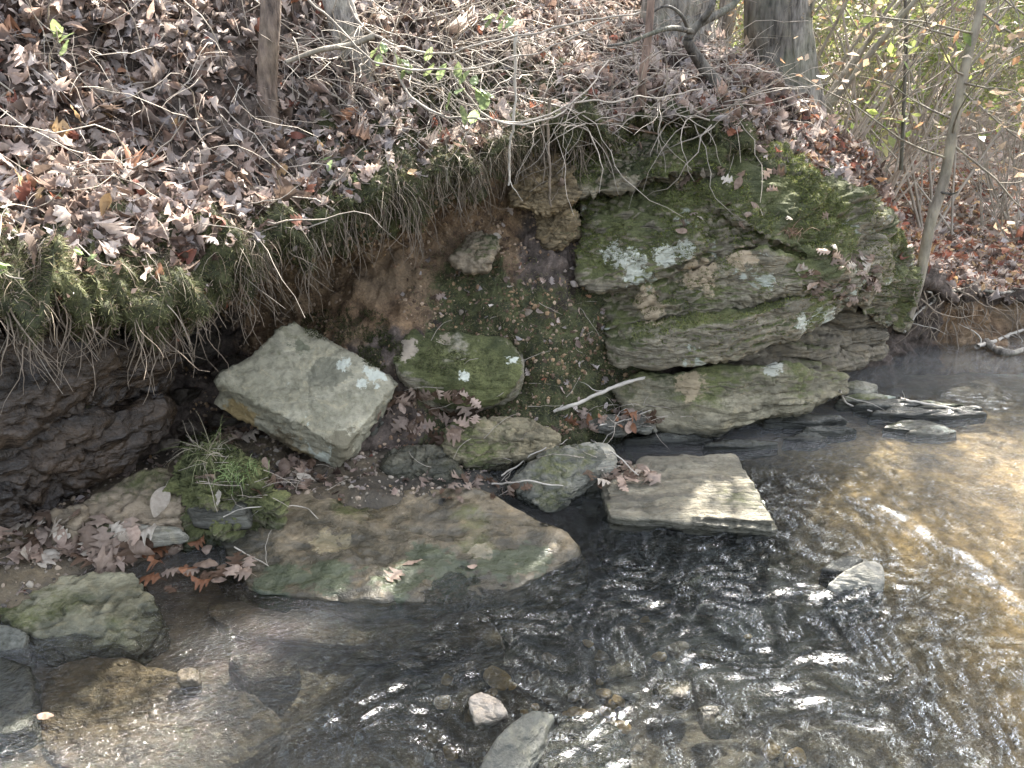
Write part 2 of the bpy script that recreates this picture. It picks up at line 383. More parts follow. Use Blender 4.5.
pos = N(t, 'ShaderNodeNewGeometry').outputs['Position']
n1 = noise(t, pos, 4, 7, .65); n2 = noise(t, pos, 30, 5, .7); sA = N(t, 'ShaderNodeAttribute', attribute_name='soil').outputs['Fac']
c = mixc(t, ramp(t, n1, .38, .64), (.045, .036, .026), (.15, .115, .07))
gold = mixc(t, ramp(t, n1, .36, .62), (.22, .145, .065), (.60, .39, .15))
c = mixc(t, sA, c, gold); c = mixc(t, ramp(t, N(t, 'ShaderNodeAttribute', attribute_name='bed_dark').outputs['Fac'], .1, .6, 0, .9), c, (.022, .024, .022)); c = mixc(t, ramp(t, n2, .4, .7, 0, .6), c, (.03, .027, .022))
t.links.new(c, b.inputs['Base Color'])
t.links.new(N(t, 'ShaderNodeBump', {'Height': math_(t, 'ADD', n1, n2), 'Strength': .7, 'Distance': .02}).outputs[0], b.inputs['Normal'])
bed = place_mesh('streambed', np.stack([bx, by, bz], -1).reshape(-1, 3), Fb, m, base=(0, 0, 0), attrs={'soil': rightshoal.ravel(), 'bed_dark': lo2.ravel()})
tag(bed, kind='structure')

wx, wy = np.meshgrid(np.linspace(-3.0, 8.5, 820), -.5 + np.linspace(0, 1, 700) ** 1.35 * 7.0)
wp = np.stack([wx.ravel(), wy.ravel(), wx.ravel() * 0], 1)
wpx, wpy = project(wp + 0); wpx = wpx.reshape(wx.shape); wpy = wpy.reshape(wx.shape)
def blob(cx, cy, rx, ry, ang=0):
    c_, s_ = math.cos(R(ang)), math.sin(R(ang)); c0 = Z(cx, cy)
    dx, dy = wx - c0.x, wy - c0.y
    u_, v_ = dx * c_ + dy * s_, -dx * s_ + dy * c_
    return np.exp(-((u_ / rx) ** 2 + (v_ / ry) ** 2))
rip = .25 + 1.1 * blob(760, 600, .75, .8) + .9 * blob(560, 700, .5, .45) + .9 * blob(400, 690, .45, .4) + .6 * blob(680, 560, .4, .25) + .45 * blob(980, 400, .9, .35) \
    + .5 * blob(800, 490, .4, .3) + .5 * blob(950, 680, .6, .6)
rip = rip * (1 - .85 * blob(250, 600, .42, .25)) * (1 - .8 * blob(700, 445, .5, .16)) * (1 - .9 * blob(110, 690, .45, .35)) * (1 - .9 * blob(400, 530, .5, .2))
rip = np.clip(rip * 1.2, .05, 1.9)
fl = R(35)                                                     # flow from upper right to lower left
uu = wx * math.cos(fl) + wy * math.sin(fl); vv = -wx * math.sin(fl) + wy * math.cos(fl)
wpf = np.stack([uu.ravel() * 3.5, vv.ravel() * 8, 0 * uu.ravel()], 1)
warp = fbm(wp, 2.5, 2).reshape(wx.shape)
wpf[:, 1] += warp.ravel() * 1.5
h = fbm(wpf, 1.0, 3).reshape(wx.shape) * .009 + fbm(wpf, 3.1, 2, off=4).reshape(wx.shape) * .006
wz = h * rip
# the crest of water running down the right, and the drop left of the middle
crest = np.array([tuple(Z(*q)) for q in ((868, 503), (905, 522), (950, 548), (985, 575), (1030, 612), (1090, 670))])
dist = np.full(wx.shape, 9.0)
wxo, wyo = wx, wy; wx = wx + fbm(wp, 3.5, 3, off=12).reshape(wx.shape) * .035; wy = wy + fbm(wp, 3.5, 3, off=19).reshape(wx.shape) * .035
for a_, b_ in zip(crest[:-1], crest[1:]):
    ab = b_[:2] - a_[:2]; t_ = np.clip(((wx - a_[0]) * ab[0] + (wy - a_[1]) * ab[1]) / (ab @ ab), 0, 1)
    dist = np.minimum(dist, np.hypot(wx - a_[0] - t_ * ab[0], wy - a_[1] - t_ * ab[1]))
wx, wy = wxo, wyo
foam = np.exp(-(dist / (.013 + .016 * np.abs(fbm(wp, 4, 2, off=3).reshape(wx.shape)))) ** 2) * (.35 + 1.6 * fbm(wp, 16, 3).reshape(wx.shape))
wz += np.exp(-(dist / .05) ** 2) * .014

foam = np.clip(foam, 0, 1)
deep = np.clip(.6 * blob(700, 560, .6, .5) + .7 * blob(760, 450, .6, .3) + .6 * blob(420, 660, .4, .25) - .6 * blob(590, 700, .3, .2) + .4 * blob(820, 620, .45, .4) + .5 * blob(960, 400, .6, .3), 0, .95)
i0 = np.arange(699)[:, None] * 820 + np.arange(819)[None]
Fw = np.stack([i0, i0 + 1, i0 + 821, i0 + 820], -1).reshape(-1, 4)
m, t, b = nmat('creek_water'); t.nodes.remove(b)
pos = N(t, 'ShaderNodeNewGeometry').outputs['Position']
rA = N(t, 'ShaderNodeAttribute', attribute_name='ripple').outputs['Fac']; fA = N(t, 'ShaderNodeAttribute', attribute_name='foam').outputs['Fac']
mp = N(t, 'ShaderNodeMapping', {'Vector': pos, 'Rotation': (0, 0, -fl), 'Scale': (1, 2.0, 1)}).outputs[0]
nw1 = noise(t, mp, 30, 3, .6, 1.0); nw2 = noise(t, mp, 52, 3, .6, .6)
hh = math_(t, 'MULTIPLY', math_(t, 'ADD', nw1, math_(t, 'MULTIPLY', nw2, 1.1)), rA)
bpn = N(t, 'ShaderNodeBump', {'Height': hh, 'Strength': 1.0, 'Distance': .06}).outputs[0]
fres = N(t, 'ShaderNodeFresnel', {'IOR': 1.333, 'Normal': bpn}).outputs[0]
gl = N(t, 'ShaderNodeBsdfGlossy', {'Color': (1, 1, 1, 1), 'Roughness': .09, 'Normal': bpn})
trn = N(t, 'ShaderNodeBsdfTransparent', {'Color': (.92, .93, .88, 1)})
dA = N(t, 'ShaderNodeAttribute', attribute_name='deep').outputs['Fac']; t.links.new(mixc(t, dA, (.90, .91, .86), (.30, .36, .37)), trn.inputs['Color'])
mx = N(t, 'ShaderNodeMixShader', {0: math_(t, 'MINIMUM', math_(t, 'MULTIPLY', fres, 3.0), math_(t, 'ADD', fres, .13)), 1: trn.outputs[0], 2: gl.outputs[0]})
fo = N(t, 'ShaderNodeBsdfDiffuse', {'Color': (.75, .78, .78, 1)})
ff = math_(t, 'MULTIPLY', fA, ramp(t, noise(t, mp, 75, 5, .75), .46, .56))
mx2 = N(t, 'ShaderNodeMixShader', {0: ff, 1: mx.outputs[0], 2: fo.outputs[0]})
t.links.new(mx2.outputs[0], t.nodes['Material Output'].inputs['Surface'])
water = place_mesh('water', np.stack([wx, wy, wz], -1).reshape(-1, 3), Fw, m, base=(0, 0, 0), attrs={'ripple': rip.ravel(), 'foam': foam.ravel(), 'deep': deep.ravel()})
tag(water, kind='structure')

# ------------------------------------------------------------------ rocks
_ico = {}
def ico(level):
    if level not in _ico:
        bm = bmesh.new(); bmesh.ops.create_icosphere(bm, subdivisions=level, radius=1)
        V = np.array([v.co[:] for v in bm.verts]); F = np.array([[v.index for v in f.verts] for f in bm.faces]); bm.free(); _ico[level] = (V, F)
    return _ico[level]
rock_surfs = []
def rock_arrays(pts, level=5, sharp=14, amp=.02, ns=5, strata=0.0, sfreq=20, bed=(0, 0, 1), seed=0.0, inflate=1.0, fine=.25, facets=16, fdep=.16):
    pts = np.array([tuple(p) for p in pts]); c = pts.mean(0)
    bm = bmesh.new()
    for p in pts: bm.verts.new(p)
    bmesh.ops.convex_hull(bm, input=bm.verts[:]); bm.normal_update()
    pl = []
    for f in bm.faces:
        n = np.array(f.normal[:]); dd = float(n @ (np.array(f.verts[0].co[:]) - c))
        if dd < 0: n, dd = -n, -dd
        if f.calc_area() > 1e-7: pl.append((n, max(dd, 1e-3)))
    bm.free(); n_ = np.array([q[0] for q in pl]); d_ = np.array([q[1] for q in pl])
    if facets:
        rf = np.random.default_rng(int(abs(pts.sum()) * 1000) % 9973); fn_ = rf.normal(size=(facets, 3)); fn_ /= np.linalg.norm(fn_, axis=1)[:, None]
        sup = ((pts - c) @ fn_.T).max(0); n_ = np.vstack([n_, fn_]); d_ = np.concatenate([d_, sup * rf.uniform(1 - fdep, 1.0, facets)])
    V, F = ico(level); ext = (pts.max(0) - pts.min(0)) / 2; ext = ext / ext.max(); ext = np.clip(ext, .15, 1)
    dirs = V * ext; dirs /= np.linalg.norm(dirs, axis=1)[:, None]
    k = np.maximum(dirs @ n_.T, 0) / d_[None]
    rr = (k ** (sharp * 1.7)).sum(1) ** (-1 / (sharp * 1.7)) * inflate
    W = c + dirs * rr[:, None]
    size = np.linalg.norm(pts.max(0) - pts.min(0))
    # smooth normals for displacement
    vn = np.zeros_like(W); tri = W[F]; fn = np.cross(tri[:, 1] - tri[:, 0], tri[:, 2] - tri[:, 0])
    for j in range(3): np.add.at(vn, F[:, j], fn)
    vn /= np.linalg.norm(vn, axis=1)[:, None] + 1e-12
    rid = 1 - 2 * np.abs(fbm(W * [1, 1, 1.8], ns * 2.2, 3, off=seed + 3))
    disp = amp * fbm(W, ns, 4, off=seed) + amp * fine * 1.3 * np.abs(fbm(W, ns * 6, 4, off=seed + 5)) - amp * .5 * sstep(.55, 1, rid)
    W = W + vn * disp[:, None]
    if strata:
        bd = np.array(bed, float); bd /= np.linalg.norm(bd)
        s = (W @ bd) * sfreq + fbm(W, 2.0, 3, off=seed) * 1.1
        f1 = s - np.floor(s); hsh = _perm[(np.floor(s).astype(int) * 7) % 512] / 512.0
        prof = (hsh - .4) * 1.3 + .35 * sstep(0, .18, f1) * sstep(1, .82, f1) - .3
        side = np.clip(1 - np.abs(vn @ bd), 0, 1) ** .7
        W = W + (vn - np.outer(vn @ bd, bd)) * (prof * strata * side)[:, None]
    return W, F
def rock(name, pts, mat, label, cat='rock', group=None, parent=None, **kw):
    W, F = rock_arrays(pts, **kw)
    o = place_mesh(name, W, F, mat, parent=parent)
    if parent is None: tag(o, label, cat, group)
    elif label: o['label'] = label
    rock_surfs.append((W, F)); return o
def slab(outline, thick, back=(0, 0, 0)):
    e = Vector(back) + Vector((0, 0, -thick)); cen = sum(outline, Vector()) / len(outline)
    return list(outline) + [p + e + (p - cen) * .08 for p in outline]

GREY1, GREY2, GREY3 = (.19, .18, .145), (.34, .32, .26), (.13, .125, .10)
LI = (.5, .5, .41); TN = (.42, .33, .22)
m_out = rock_mat('outcrop_stone', (.19, .165, .115), (.33, .29, .21), (.13, .115, .085), moss=.62, lichen=.25, bed=(R(20), R(-24), 0), off=2.3, bump=.9, mossn=.30,
    patches=[(P(700, 275, 3.4), .10, TN), (P(650, 305, 3.38), .09, TN), (P(740, 255, 3.4), .07, TN), (P(630, 262, 3.42), .07, LI), (P(665, 256, 3.4), .06, LI), (P(686, 250, 3.4), .045, LI), (P(610, 250, 3.45), .05, LI), (P(828, 318, 3.45), .06, LI), (P(800, 322, 3.35), .05, LI)])
m_out2 = rock_mat('ledge_stone', (.18, .17, .13), (.33, .31, .25), (.12, .11, .085), moss=.40, lichen=.36, bed=(R(4), R(-5), 0), off=7.1, bump=.8)
m_low = rock_mat('low_bed_stone', (.17, .15, .10), (.28, .25, .17), (.11, .10, .07), moss=.5, bed=(R(2), R(-8), 0), off=41, bump=.9, wetz=.05, patches=[(P(772, 366, 3.3), .05, (.45, .44, .36)), (P(690, 385, 3.2), .07, (.34, .27, .17))])
m_under = rock_mat('undercut_stone', (.13, .11, .08), (.24, .205, .145), (.09, .08, .06), moss=.25, off=5.1, bump=.9)
m_pale = rock_mat('pale_block_stone', (.30, .275, .195), (.43, .40, .30), (.22, .205, .145), moss=.22, lichen=.12, bed=(R(-40), R(25), 0), off=1.1, spots=0, bump=.55, bz=4, patches=[(P(330, 376, 2.98), .10, (.19, .18, .13)), (P(300, 350, 3.05), .05, (.18, .18, .12)), (P(240, 420, 2.9), .10, (.30, .22, .10)), (P(300, 455, 2.85), .09, (.26, .20, .10)), (P(345, 450, 2.75), .09, (.17, .15, .10)), (P(285, 440, 2.85), .07, (.16, .13, .08)), (P(375, 372, 2.98), .055, (.55, .56, .47)), (P(342, 362, 3.0), .035, (.55, .56, .47)), (P(362, 383, 2.96), .025, (.55, .56, .47))])
m_mossy = rock_mat('mossy_stone', (.24, .21, .16), (.34, .31, .24), (.2, .18, .13), moss=.75, off=4.4, patches=[(P(405, 348, 3.1), .06, (.36, .30, .23)), (P(445, 336, 3.15), .035, (.3, .25, .18)), (P(514, 356, 3.08), .04, (.55, .56, .47)), (P(523, 377, 3.0), .026, (.55, .56, .47)), (P(464, 375, 3.0), .028, (.55, .56, .47)), (P(488, 374, 3.0), .014, (.55, .56, .47))])
m_grey = rock_mat('grey_stone', GREY1, GREY2, GREY3, moss=.30, off=3.7, wetz=.06)
m_dkgrey = rock_mat('dark_wet_stone', (.085, .082, .068), (.155, .15, .12), (.055, .053, .043), moss=.15, off=9.2, rough=.5, wetz=.05, bump=.6)
m_tan = rock_mat('tan_stone', (.20, .16, .11), (.31, .25, .175), (.13, .105, .075), moss=.25, off=6.1)
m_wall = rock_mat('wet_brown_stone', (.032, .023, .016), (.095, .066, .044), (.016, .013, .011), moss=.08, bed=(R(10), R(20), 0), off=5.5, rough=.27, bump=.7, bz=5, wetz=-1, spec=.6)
m_slab = rock_mat('stream_slab_stone', (.14, .115, .075), (.25, .20, .13), (.09, .085, .07), moss=.30, off=8.8, rough=.42, wetz=.03, bump=.5, mossn=.1, patches=[(Z(a_, b_, .01), .09, (.12, .135, .08)) for a_, b_ in ((275, 580), (330, 578), (400, 582), (455, 578), (500, 565), (530, 560), (430, 560))] + [(Z(330, 535, .05), .07, (.38, .31, .19)), (Z(480, 545, .04), .05, (.34, .29, .2))])
m_sub = rock_mat('submerged_stone', (.065, .05, .032), (.125, .095, .06), (.04, .035, .026), moss=.10, off=3.1, rough=.6, wetz=-5, bump=.6)  # stone colours darkened to stand in for shade over the lower left
m_white = rock_mat('cobble_stone', (.27, .23, .18), (.38, .33, .265), (.22, .18, .145), off=1.9, wetz=.015, bump=.5)

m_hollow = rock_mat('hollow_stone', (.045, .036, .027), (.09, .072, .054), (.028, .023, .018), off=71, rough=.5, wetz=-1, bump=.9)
# dark wall at the left, three beds
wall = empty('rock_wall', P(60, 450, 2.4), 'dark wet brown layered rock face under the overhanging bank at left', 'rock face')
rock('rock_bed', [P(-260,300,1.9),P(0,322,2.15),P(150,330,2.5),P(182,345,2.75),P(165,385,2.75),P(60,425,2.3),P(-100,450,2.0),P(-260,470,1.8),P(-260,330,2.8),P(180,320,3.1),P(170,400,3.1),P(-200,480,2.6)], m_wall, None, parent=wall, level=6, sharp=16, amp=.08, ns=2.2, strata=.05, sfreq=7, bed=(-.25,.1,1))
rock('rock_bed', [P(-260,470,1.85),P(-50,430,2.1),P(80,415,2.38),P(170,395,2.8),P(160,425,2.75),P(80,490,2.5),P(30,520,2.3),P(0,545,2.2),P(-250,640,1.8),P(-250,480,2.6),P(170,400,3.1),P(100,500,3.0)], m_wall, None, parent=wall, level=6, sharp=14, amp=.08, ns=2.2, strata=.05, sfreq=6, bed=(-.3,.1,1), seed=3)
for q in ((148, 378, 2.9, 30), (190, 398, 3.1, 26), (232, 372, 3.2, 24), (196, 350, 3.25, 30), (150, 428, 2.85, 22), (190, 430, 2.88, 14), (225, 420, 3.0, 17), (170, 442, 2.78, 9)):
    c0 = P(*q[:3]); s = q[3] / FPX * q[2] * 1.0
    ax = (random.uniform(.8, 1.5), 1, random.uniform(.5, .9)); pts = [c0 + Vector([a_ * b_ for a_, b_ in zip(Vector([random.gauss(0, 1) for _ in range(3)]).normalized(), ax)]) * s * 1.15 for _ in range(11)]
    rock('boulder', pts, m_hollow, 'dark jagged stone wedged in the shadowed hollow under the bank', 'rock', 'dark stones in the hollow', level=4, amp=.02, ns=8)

# the pale tilted block
rock('tilted_boulder', [P(219,378,2.85),P(292,319,3.12),P(398,382,3.0),P(345,452,2.72),P(214,402,2.93),P(334,470,2.80),P(250,400,3.2),P(320,340,3.4),P(395,400,3.2),P(350,470,3.0)],
     m_pale, 'large pale flat-faced block tilted on its edge beside the dark hollow', level=6, sharp=38, amp=.017, ns=6, strata=.022, sfreq=34, bed=(.1,-.6,.75), fine=.4, facets=5, fdep=.05)
rock('boulder', [P(388,345,3.12),P(415,328,3.2),P(500,334,3.2),P(522,352,3.12),P(532,376,3.02),P(512,400,2.98),P(470,404,2.95),P(428,396,2.95),P(396,372,3.0),P(420,350,3.6),P(520,350,3.6),P(500,420,3.4),P(420,420,3.4)],
     m_mossy, 'mossy boulder with bright white lichen patches above the leaf pile', level=6, sharp=16, amp=.02, ns=6)
rock('boulder', [P(428,428,2.86),P(445,418,2.95),P(548,416,3.0),P(572,432,2.9),P(560,450,2.84),P(520,462,2.8),P(475,472,2.76),P(440,455,2.8),P(440,440,3.15),P(560,440,3.15),P(480,480,2.95)],
     rock_mat('greenish_stone', (.17, .145, .09), (.29, .25, .16), (.12, .105, .07), moss=.5, off=13.7, wetz=.06, bump=.7), 'long rounded tan and green boulder lying between the wet rocks at the water', level=6, sharp=13, amp=.03, ns=5, facets=26, fdep=.25)
rock('boulder', [P(379,462,2.78),P(385,448,2.88),P(436,445,2.88),P(462,466,2.75),P(466,480,2.68),P(440,489,2.66),P(384,487,2.68),P(390,470,3.05),P(450,470,3.0),P(420,500,2.75)],
     rock_mat('low_dark_stone', (.13, .12, .085), (.23, .21, .15), (.09, .085, .065), moss=.3, off=17.7, wetz=.09, bump=.7), 'low rounded dark boulder left of the long tan one', level=6, sharp=12, amp=.025, ns=5, facets=24, fdep=.22)
rock('boulder', [Z(506,484,.06),Z(548,450,.15),Z(598,444,.17),Z(610,460,.12),Z(578,496,.05),Z(547,512,.02),Z(506,500,-.1),Z(548,450,-.1),Z(600,450,-.1),Z(580,505,-.1)],
     rock_mat('triangular_stone', (.11, .11, .09), (.20, .195, .155), (.08, .078, .062), moss=.22, off=27.7, wetz=.05, bump=.7, rough=.6), 'triangular dark grey flat-topped rock leaning toward the water beside the flat slab', level=6, sharp=26, amp=.022, ns=5, facets=10, fdep=.1, strata=.02, sfreq=30, bed=(.2,-.3,1))
rock('boulder', slab([Z(560,446,.16),Z(585,437,.18),Z(615,440,.17),Z(618,462,.12),Z(590,470,.1)], .25), m_grey, 'small green mossy rock behind the triangular grey one', level=5, sharp=10, amp=.015)
rock('flat_slab', slab([Z(604,484,.075),Z(640,456,.08),Z(736,454,.08),Z(752,478,.075),Z(774,522,.065),Z(700,519,.065),Z(612,514,.07)], .16),
     rock_mat('flat_slab_stone', (.155, .14, .10), (.24, .22, .165), (.10, .09, .07), moss=.22, off=12.1, bed=(0, 0, R(6)), wetz=.055, bump=1.0, sy=14, bz=8), 'flat grey slab with layered top standing in the creek', level=6, sharp=34, facets=4, fdep=.04, amp=.012, ns=6, strata=.028, sfreq=55, bed=(.03,.0,1))
rock('underwater_slab', slab([Z(602,500,.02),Z(765,508,.02),Z(776,540,-.004),Z(700,544,-.004),Z(612,536,-.004)], .25), m_dkgrey, 'dark underwater base of rock in front of the flat grey slab', level=5, sharp=20, amp=.015)
rock('flat_slab', slab([Z(215,530,.025),Z(250,503,.035),Z(335,482,.042),Z(480,487,.045),Z(575,530,.035),Z(583,552,.02),Z(530,585,.008),Z(480,603,.004),Z(350,603,.010),Z(250,592,.012),Z(222,560,.02)], .16),
     m_slab, 'broad wet slab, brown on top and green along its front edge, at the middle of the shore', level=6, sharp=20, amp=.022, ns=3, facets=5, fdep=.08, strata=.03, sfreq=28)
rock('flat_slab', slab([Z(-30,592,.045),Z(60,572,.05),Z(135,568,.045),Z(162,600,.02),Z(168,626,-.002),Z(138,650,-.012),Z(60,650,-.01),Z(28,638,.0),Z(0,617,.03)], .2),
     rock_mat('shore_slab_stone', (.20, .185, .12), (.31, .285, .195), (.14, .135, .09), moss=.42, off=15.0, wetz=.02), 'pale green crusted flat rock below the leaf-strewn shore at left', level=6, sharp=18, amp=.025, ns=4, facets=6)
rock('boulder', slab([Z(-60,622,.05),Z(0,620,.05),Z(30,626,.04),Z(30,645,.015),Z(0,652,.01),Z(-60,650,.015)], .12), m_grey, 'small mossy rock cut off by the left edge, under the pale crusted one', level=5, sharp=10, amp=.012)
rock('flat_slab', slab([Z(-80,655,.012),Z(0,650,.016),Z(30,662,.008),Z(40,700,.006),Z(36,728,.0),Z(0,738,.002),Z(-80,738,.005)], .08), m_dkgrey, 'blue grey wet slab just breaking the water at the left edge', level=5, sharp=12, amp=.01)
rock('underwater_slab', slab([Z(30,655,-.012),Z(100,645,-.015),Z(190,668,-.02),Z(270,690,-.03),Z(300,720,-.04),Z(240,770,-.04),Z(100,800,-.03),Z(20,740,-.015)], .2), m_sub, 'wide brown slab under shallow water in the lower left', level=6, sharp=8, amp=.02, ns=4)
rock('underwater_slab', slab([Z(225,655,-.005),Z(260,648,.003),Z(300,660,-.008),Z(290,676,-.02),Z(245,680,-.02)], .12), m_sub, 'small thin submerged slab right of the lone wet pebble', level=5, sharp=14, amp=.012)
for i_, o_ in enumerate([[(200,600),(330,592),(470,605),(520,640),(430,655),(290,640),(215,628)]]):
    rock('underwater_slab', slab([Z(a, b_, -.045 - .03 * i_) for a, b_ in o_], .12), m_sub, ['brown ledge under clear water in front of the broad wet slab', 'lower brown ledge under clear water near the lone wet pebble'][i_], level=5, sharp=14, amp=.015, ns=4, strata=.02, sfreq=30)
rock('pebble', slab([Z(174,668,.03),Z(187,662,.035),Z(202,668,.03),Z(200,680,.02),Z(180,682,.02)], .06), m_tan, 'lone small brown wet pebble in the still shallows at lower left', 'pebble', level=4, sharp=5, amp=.005, ns=20)
rock('pebble', slab([Z(468,698,.03),Z(480,690,.04),Z(502,697,.035),Z(510,712,.02),Z(498,722,.01),Z(474,722,.01)], .04), m_white, 'smooth pale pinkish stone beside the dark wedge-shaped rock in the foreground', 'stone', level=5, sharp=9, amp=.008, ns=9)
m_wedge = rock_mat('wedge_stone', (.05, .052, .045), (.11, .115, .095), (.035, .036, .03), moss=.15, off=61, wetz=-1, rough=.5, spec=.3)
rock('boulder', slab([Z(462,790,.03),Z(480,750,.06),Z(510,712,.07),Z(535,698,.065),Z(560,702,.04),Z(552,728,.03),Z(528,762,.03),Z(512,800,.02)], .12), m_wedge, 'dark smooth wedge-shaped rock at the bottom of the photo beside the pale stone', level=5, sharp=7, amp=.008)
rock('underwater_slab', slab([Z(560,712,-.004),Z(590,705,.004),Z(625,720,0),Z(640,760,-.01),Z(600,800,-.01),Z(540,800,-.01),Z(530,760,-.01)], .15), m_dkgrey, 'dark slab just under the ripples right of the wedge-shaped rock', level=5, sharp=10, amp=.012)
rock('boulder', slab([Z(826,584,.02),Z(848,566,.06),Z(872,556,.07),Z(884,562,.06),Z(885,590,.01),Z(860,596,.0),Z(835,596,.0)], .12), rock_mat('lone_stone', (.22, .21, .17), (.34, .33, .28), (.15, .14, .12), off=21, wetz=.02), 'small grey angular rock poking from sparkling water at right', level=5, sharp=22, amp=.006)
rock('boulder', slab([Z(818,568,.012),Z(838,556,.02),Z(858,553,.02),Z(866,558,.012),Z(845,572,.005)], .08), m_dkgrey, 'dark flat stone barely above water behind the small grey angular one', level=4, sharp=14, amp=.005)
m_awash = rock_mat('awash_stone', (.15, .125, .09), (.25, .215, .16), (.1, .09, .07), moss=.1, off=51, wetz=.03, rough=.5)
for q, la in (((617, 662, .004, 22), 'tan knobbly stone awash among the sun glints'), ((676, 682, .004, 26), 'squarish grey stone under the glints right of the tan knobbly one'), ((708, 640, -.002, 24), 'dull brown stone awash above the squarish grey one'), ((700, 575, .0, 26), 'flat dark stone awash below the grey slab'), ((722, 715, -.006, 28), 'brownish stone under ripples in the lower right')):
    c0 = Z(q[0], q[1], q[2]); s = q[3] / FPX * c0.y * 1.05
    rock('stone', [c0 + Vector((random.uniform(-1, 1) * s * 1.1, random.uniform(-1, 1) * s, random.uniform(-1.3, .0) * s)) for _ in range(14)], m_awash, la, 'stone', level=4, sharp=9, amp=.008, ns=12)

# left bench stones
rock('boulder', slab([Z(72,508,.17),Z(100,478,.21),Z(150,462,.23),Z(190,470,.22),Z(185,512,.16),Z(130,525,.14)], .2), m_tan, 'tan earthy rounded rock left of the grassy moss mound', level=5, sharp=9, amp=.03)
rock('moss_mound', slab([Z(160,470,.27),Z(190,440,.32),Z(235,437,.33),Z(265,460,.28),Z(282,488,.2),Z(255,500,.18),Z(185,505,.18)], .2), rock_mat('moss_mound_stone', (.1, .1, .06), (.2, .18, .12), (.08, .08, .05), moss=.8, off=31), 'low rock mound covered in green moss and pale dry grass', 'mossy rock', level=6, sharp=6, amp=.06, ns=9)
rock('flat_slab', slab([Z(182,503,.15),Z(215,497,.16),Z(252,500,.15),Z(250,513,.13),Z(190,515,.13)], .07), m_dkgrey, 'thin dark slab sticking out under the grassy moss mound', level=4, sharp=20, amp=.008)
rock('flat_slab', slab([Z(75,528,.12),Z(130,520,.14),Z(188,524,.12),Z(190,533,.10),Z(130,538,.10),Z(80,540,.10)], .05), m_grey, 'long thin slab half buried in dead leaves at the left shore', level=4, sharp=16, amp=.008)
rock('boulder', slab([Z(90,500,.2),Z(50,505,.18),Z(45,530,.14),Z(80,530,.14)], .15), m_tan, 'dull tan rock at the foot of the dark rock face', level=4, sharp=7, amp=.02)

# the outcrop: stacked beds as parts of one outcrop
out = empty('rock_outcrop', P(740, 400, 3.4), 'great mossy layered rock outcrop jutting over the creek', 'rock outcrop')
BD = (-.38, .12, 1)
rock('upper_bed', [P(572,232,3.62),P(575,165,3.85),P(640,140,3.9),P(740,128,3.85),P(770,150,3.75),P(830,185,3.72),P(905,225,3.95),P(912,280,4.1),
     P(590,262,3.52),P(605,355,3.46),P(690,358,3.40),P(760,345,3.44),P(845,318,3.58),P(900,300,3.85),P(640,240,3.50),P(720,232,3.46),P(820,262,3.48),P(865,280,3.58),
     P(600,330,4.2),P(900,280,4.4),P(700,150,4.3)], m_out, 'mossy upper bed with pale lichen', parent=out, level=7, sharp=18, amp=.075, ns=2.6, strata=.06, sfreq=13, bed=BD, fine=.35)
rock('crest_bed', [P(535,150,3.75),P(560,128,3.75),P(620,116,3.8),P(700,118,3.85),P(735,135,3.8),P(720,170,3.62),P(650,182,3.56),P(590,196,3.56),P(556,188,3.6),P(545,170,3.65),P(560,150,4.3),P(720,150,4.3)], m_out, 'mossy crest under the tree roots', parent=out, level=6, sharp=10, amp=.07, ns=5, fine=.5, seed=21)
rock('ledge_bed', [P(572,250,3.5),P(580,236,3.52),P(640,226,3.5),P(700,232,3.42),P(715,243,3.38),P(690,262,3.36),P(640,282,3.36),P(600,296,3.38),P(580,286,3.42),P(600,240,4.0),P(700,240,4.0),P(620,290,3.9)], m_out, 'pale lichened ledge', parent=out, level=6, sharp=22, amp=.03, ns=5, strata=.02, sfreq=26, bed=(-.45,.1,1), seed=11, fdep=.1)
rock('shoulder_bed', [P(690,150,3.8),P(745,140,3.78),P(830,195,3.66),P(892,240,3.78),P(880,285,3.6),P(830,268,3.42),P(760,238,3.36),P(720,215,3.44),P(690,190,3.6),P(740,200,4.2),P(880,260,4.2)], m_out, 'thick moss shoulder bed', parent=out, level=6, sharp=16, amp=.05, ns=4, strata=.035, sfreq=16, bed=(-.6,.1,1), seed=14)
rock('slant_bed', [P(700,262,3.42),P(760,246,3.38),P(840,262,3.4),P(872,285,3.5),P(862,305,3.5),P(780,292,3.34),P(700,300,3.36),P(640,320,3.4),P(650,300,3.44),P(720,290,3.9),P(860,290,3.9)], m_out, None, parent=out, level=6, sharp=18, amp=.035, ns=5, strata=.03, sfreq=24, bed=(-.4,.1,1), seed=15)
rock('mid_bed', [P(590,320,3.6),P(600,350,3.3),P(640,340,3.2),P(740,318,3.18),P(800,300,3.3),P(845,285,3.45),P(850,320,3.5),P(760,350,3.24),P(690,368,3.2),P(612,368,3.28),P(620,330,3.9),P(840,290,3.9)], m_out, None, parent=out, level=6, sharp=14, amp=.03, ns=4, strata=.03, sfreq=24, bed=(-.3,.1,1), seed=4)
rock('lower_bed', [P(618,384,3.3),P(640,374,3.28),P(700,368,3.26),P(780,358,3.3),P(848,374,3.42),P(850,388,3.38),P(815,408,3.24),P(700,436,3.06),P(628,432,3.12),P(625,400,3.8),P(840,390,3.8),P(700,445,3.5)], m_low, 'greenish lower bed at the waterline', parent=out, level=6, facets=8, fdep=.08, sharp=18, amp=.03, ns=4, strata=.04, sfreq=22, bed=(.02,.05,1), seed=7)
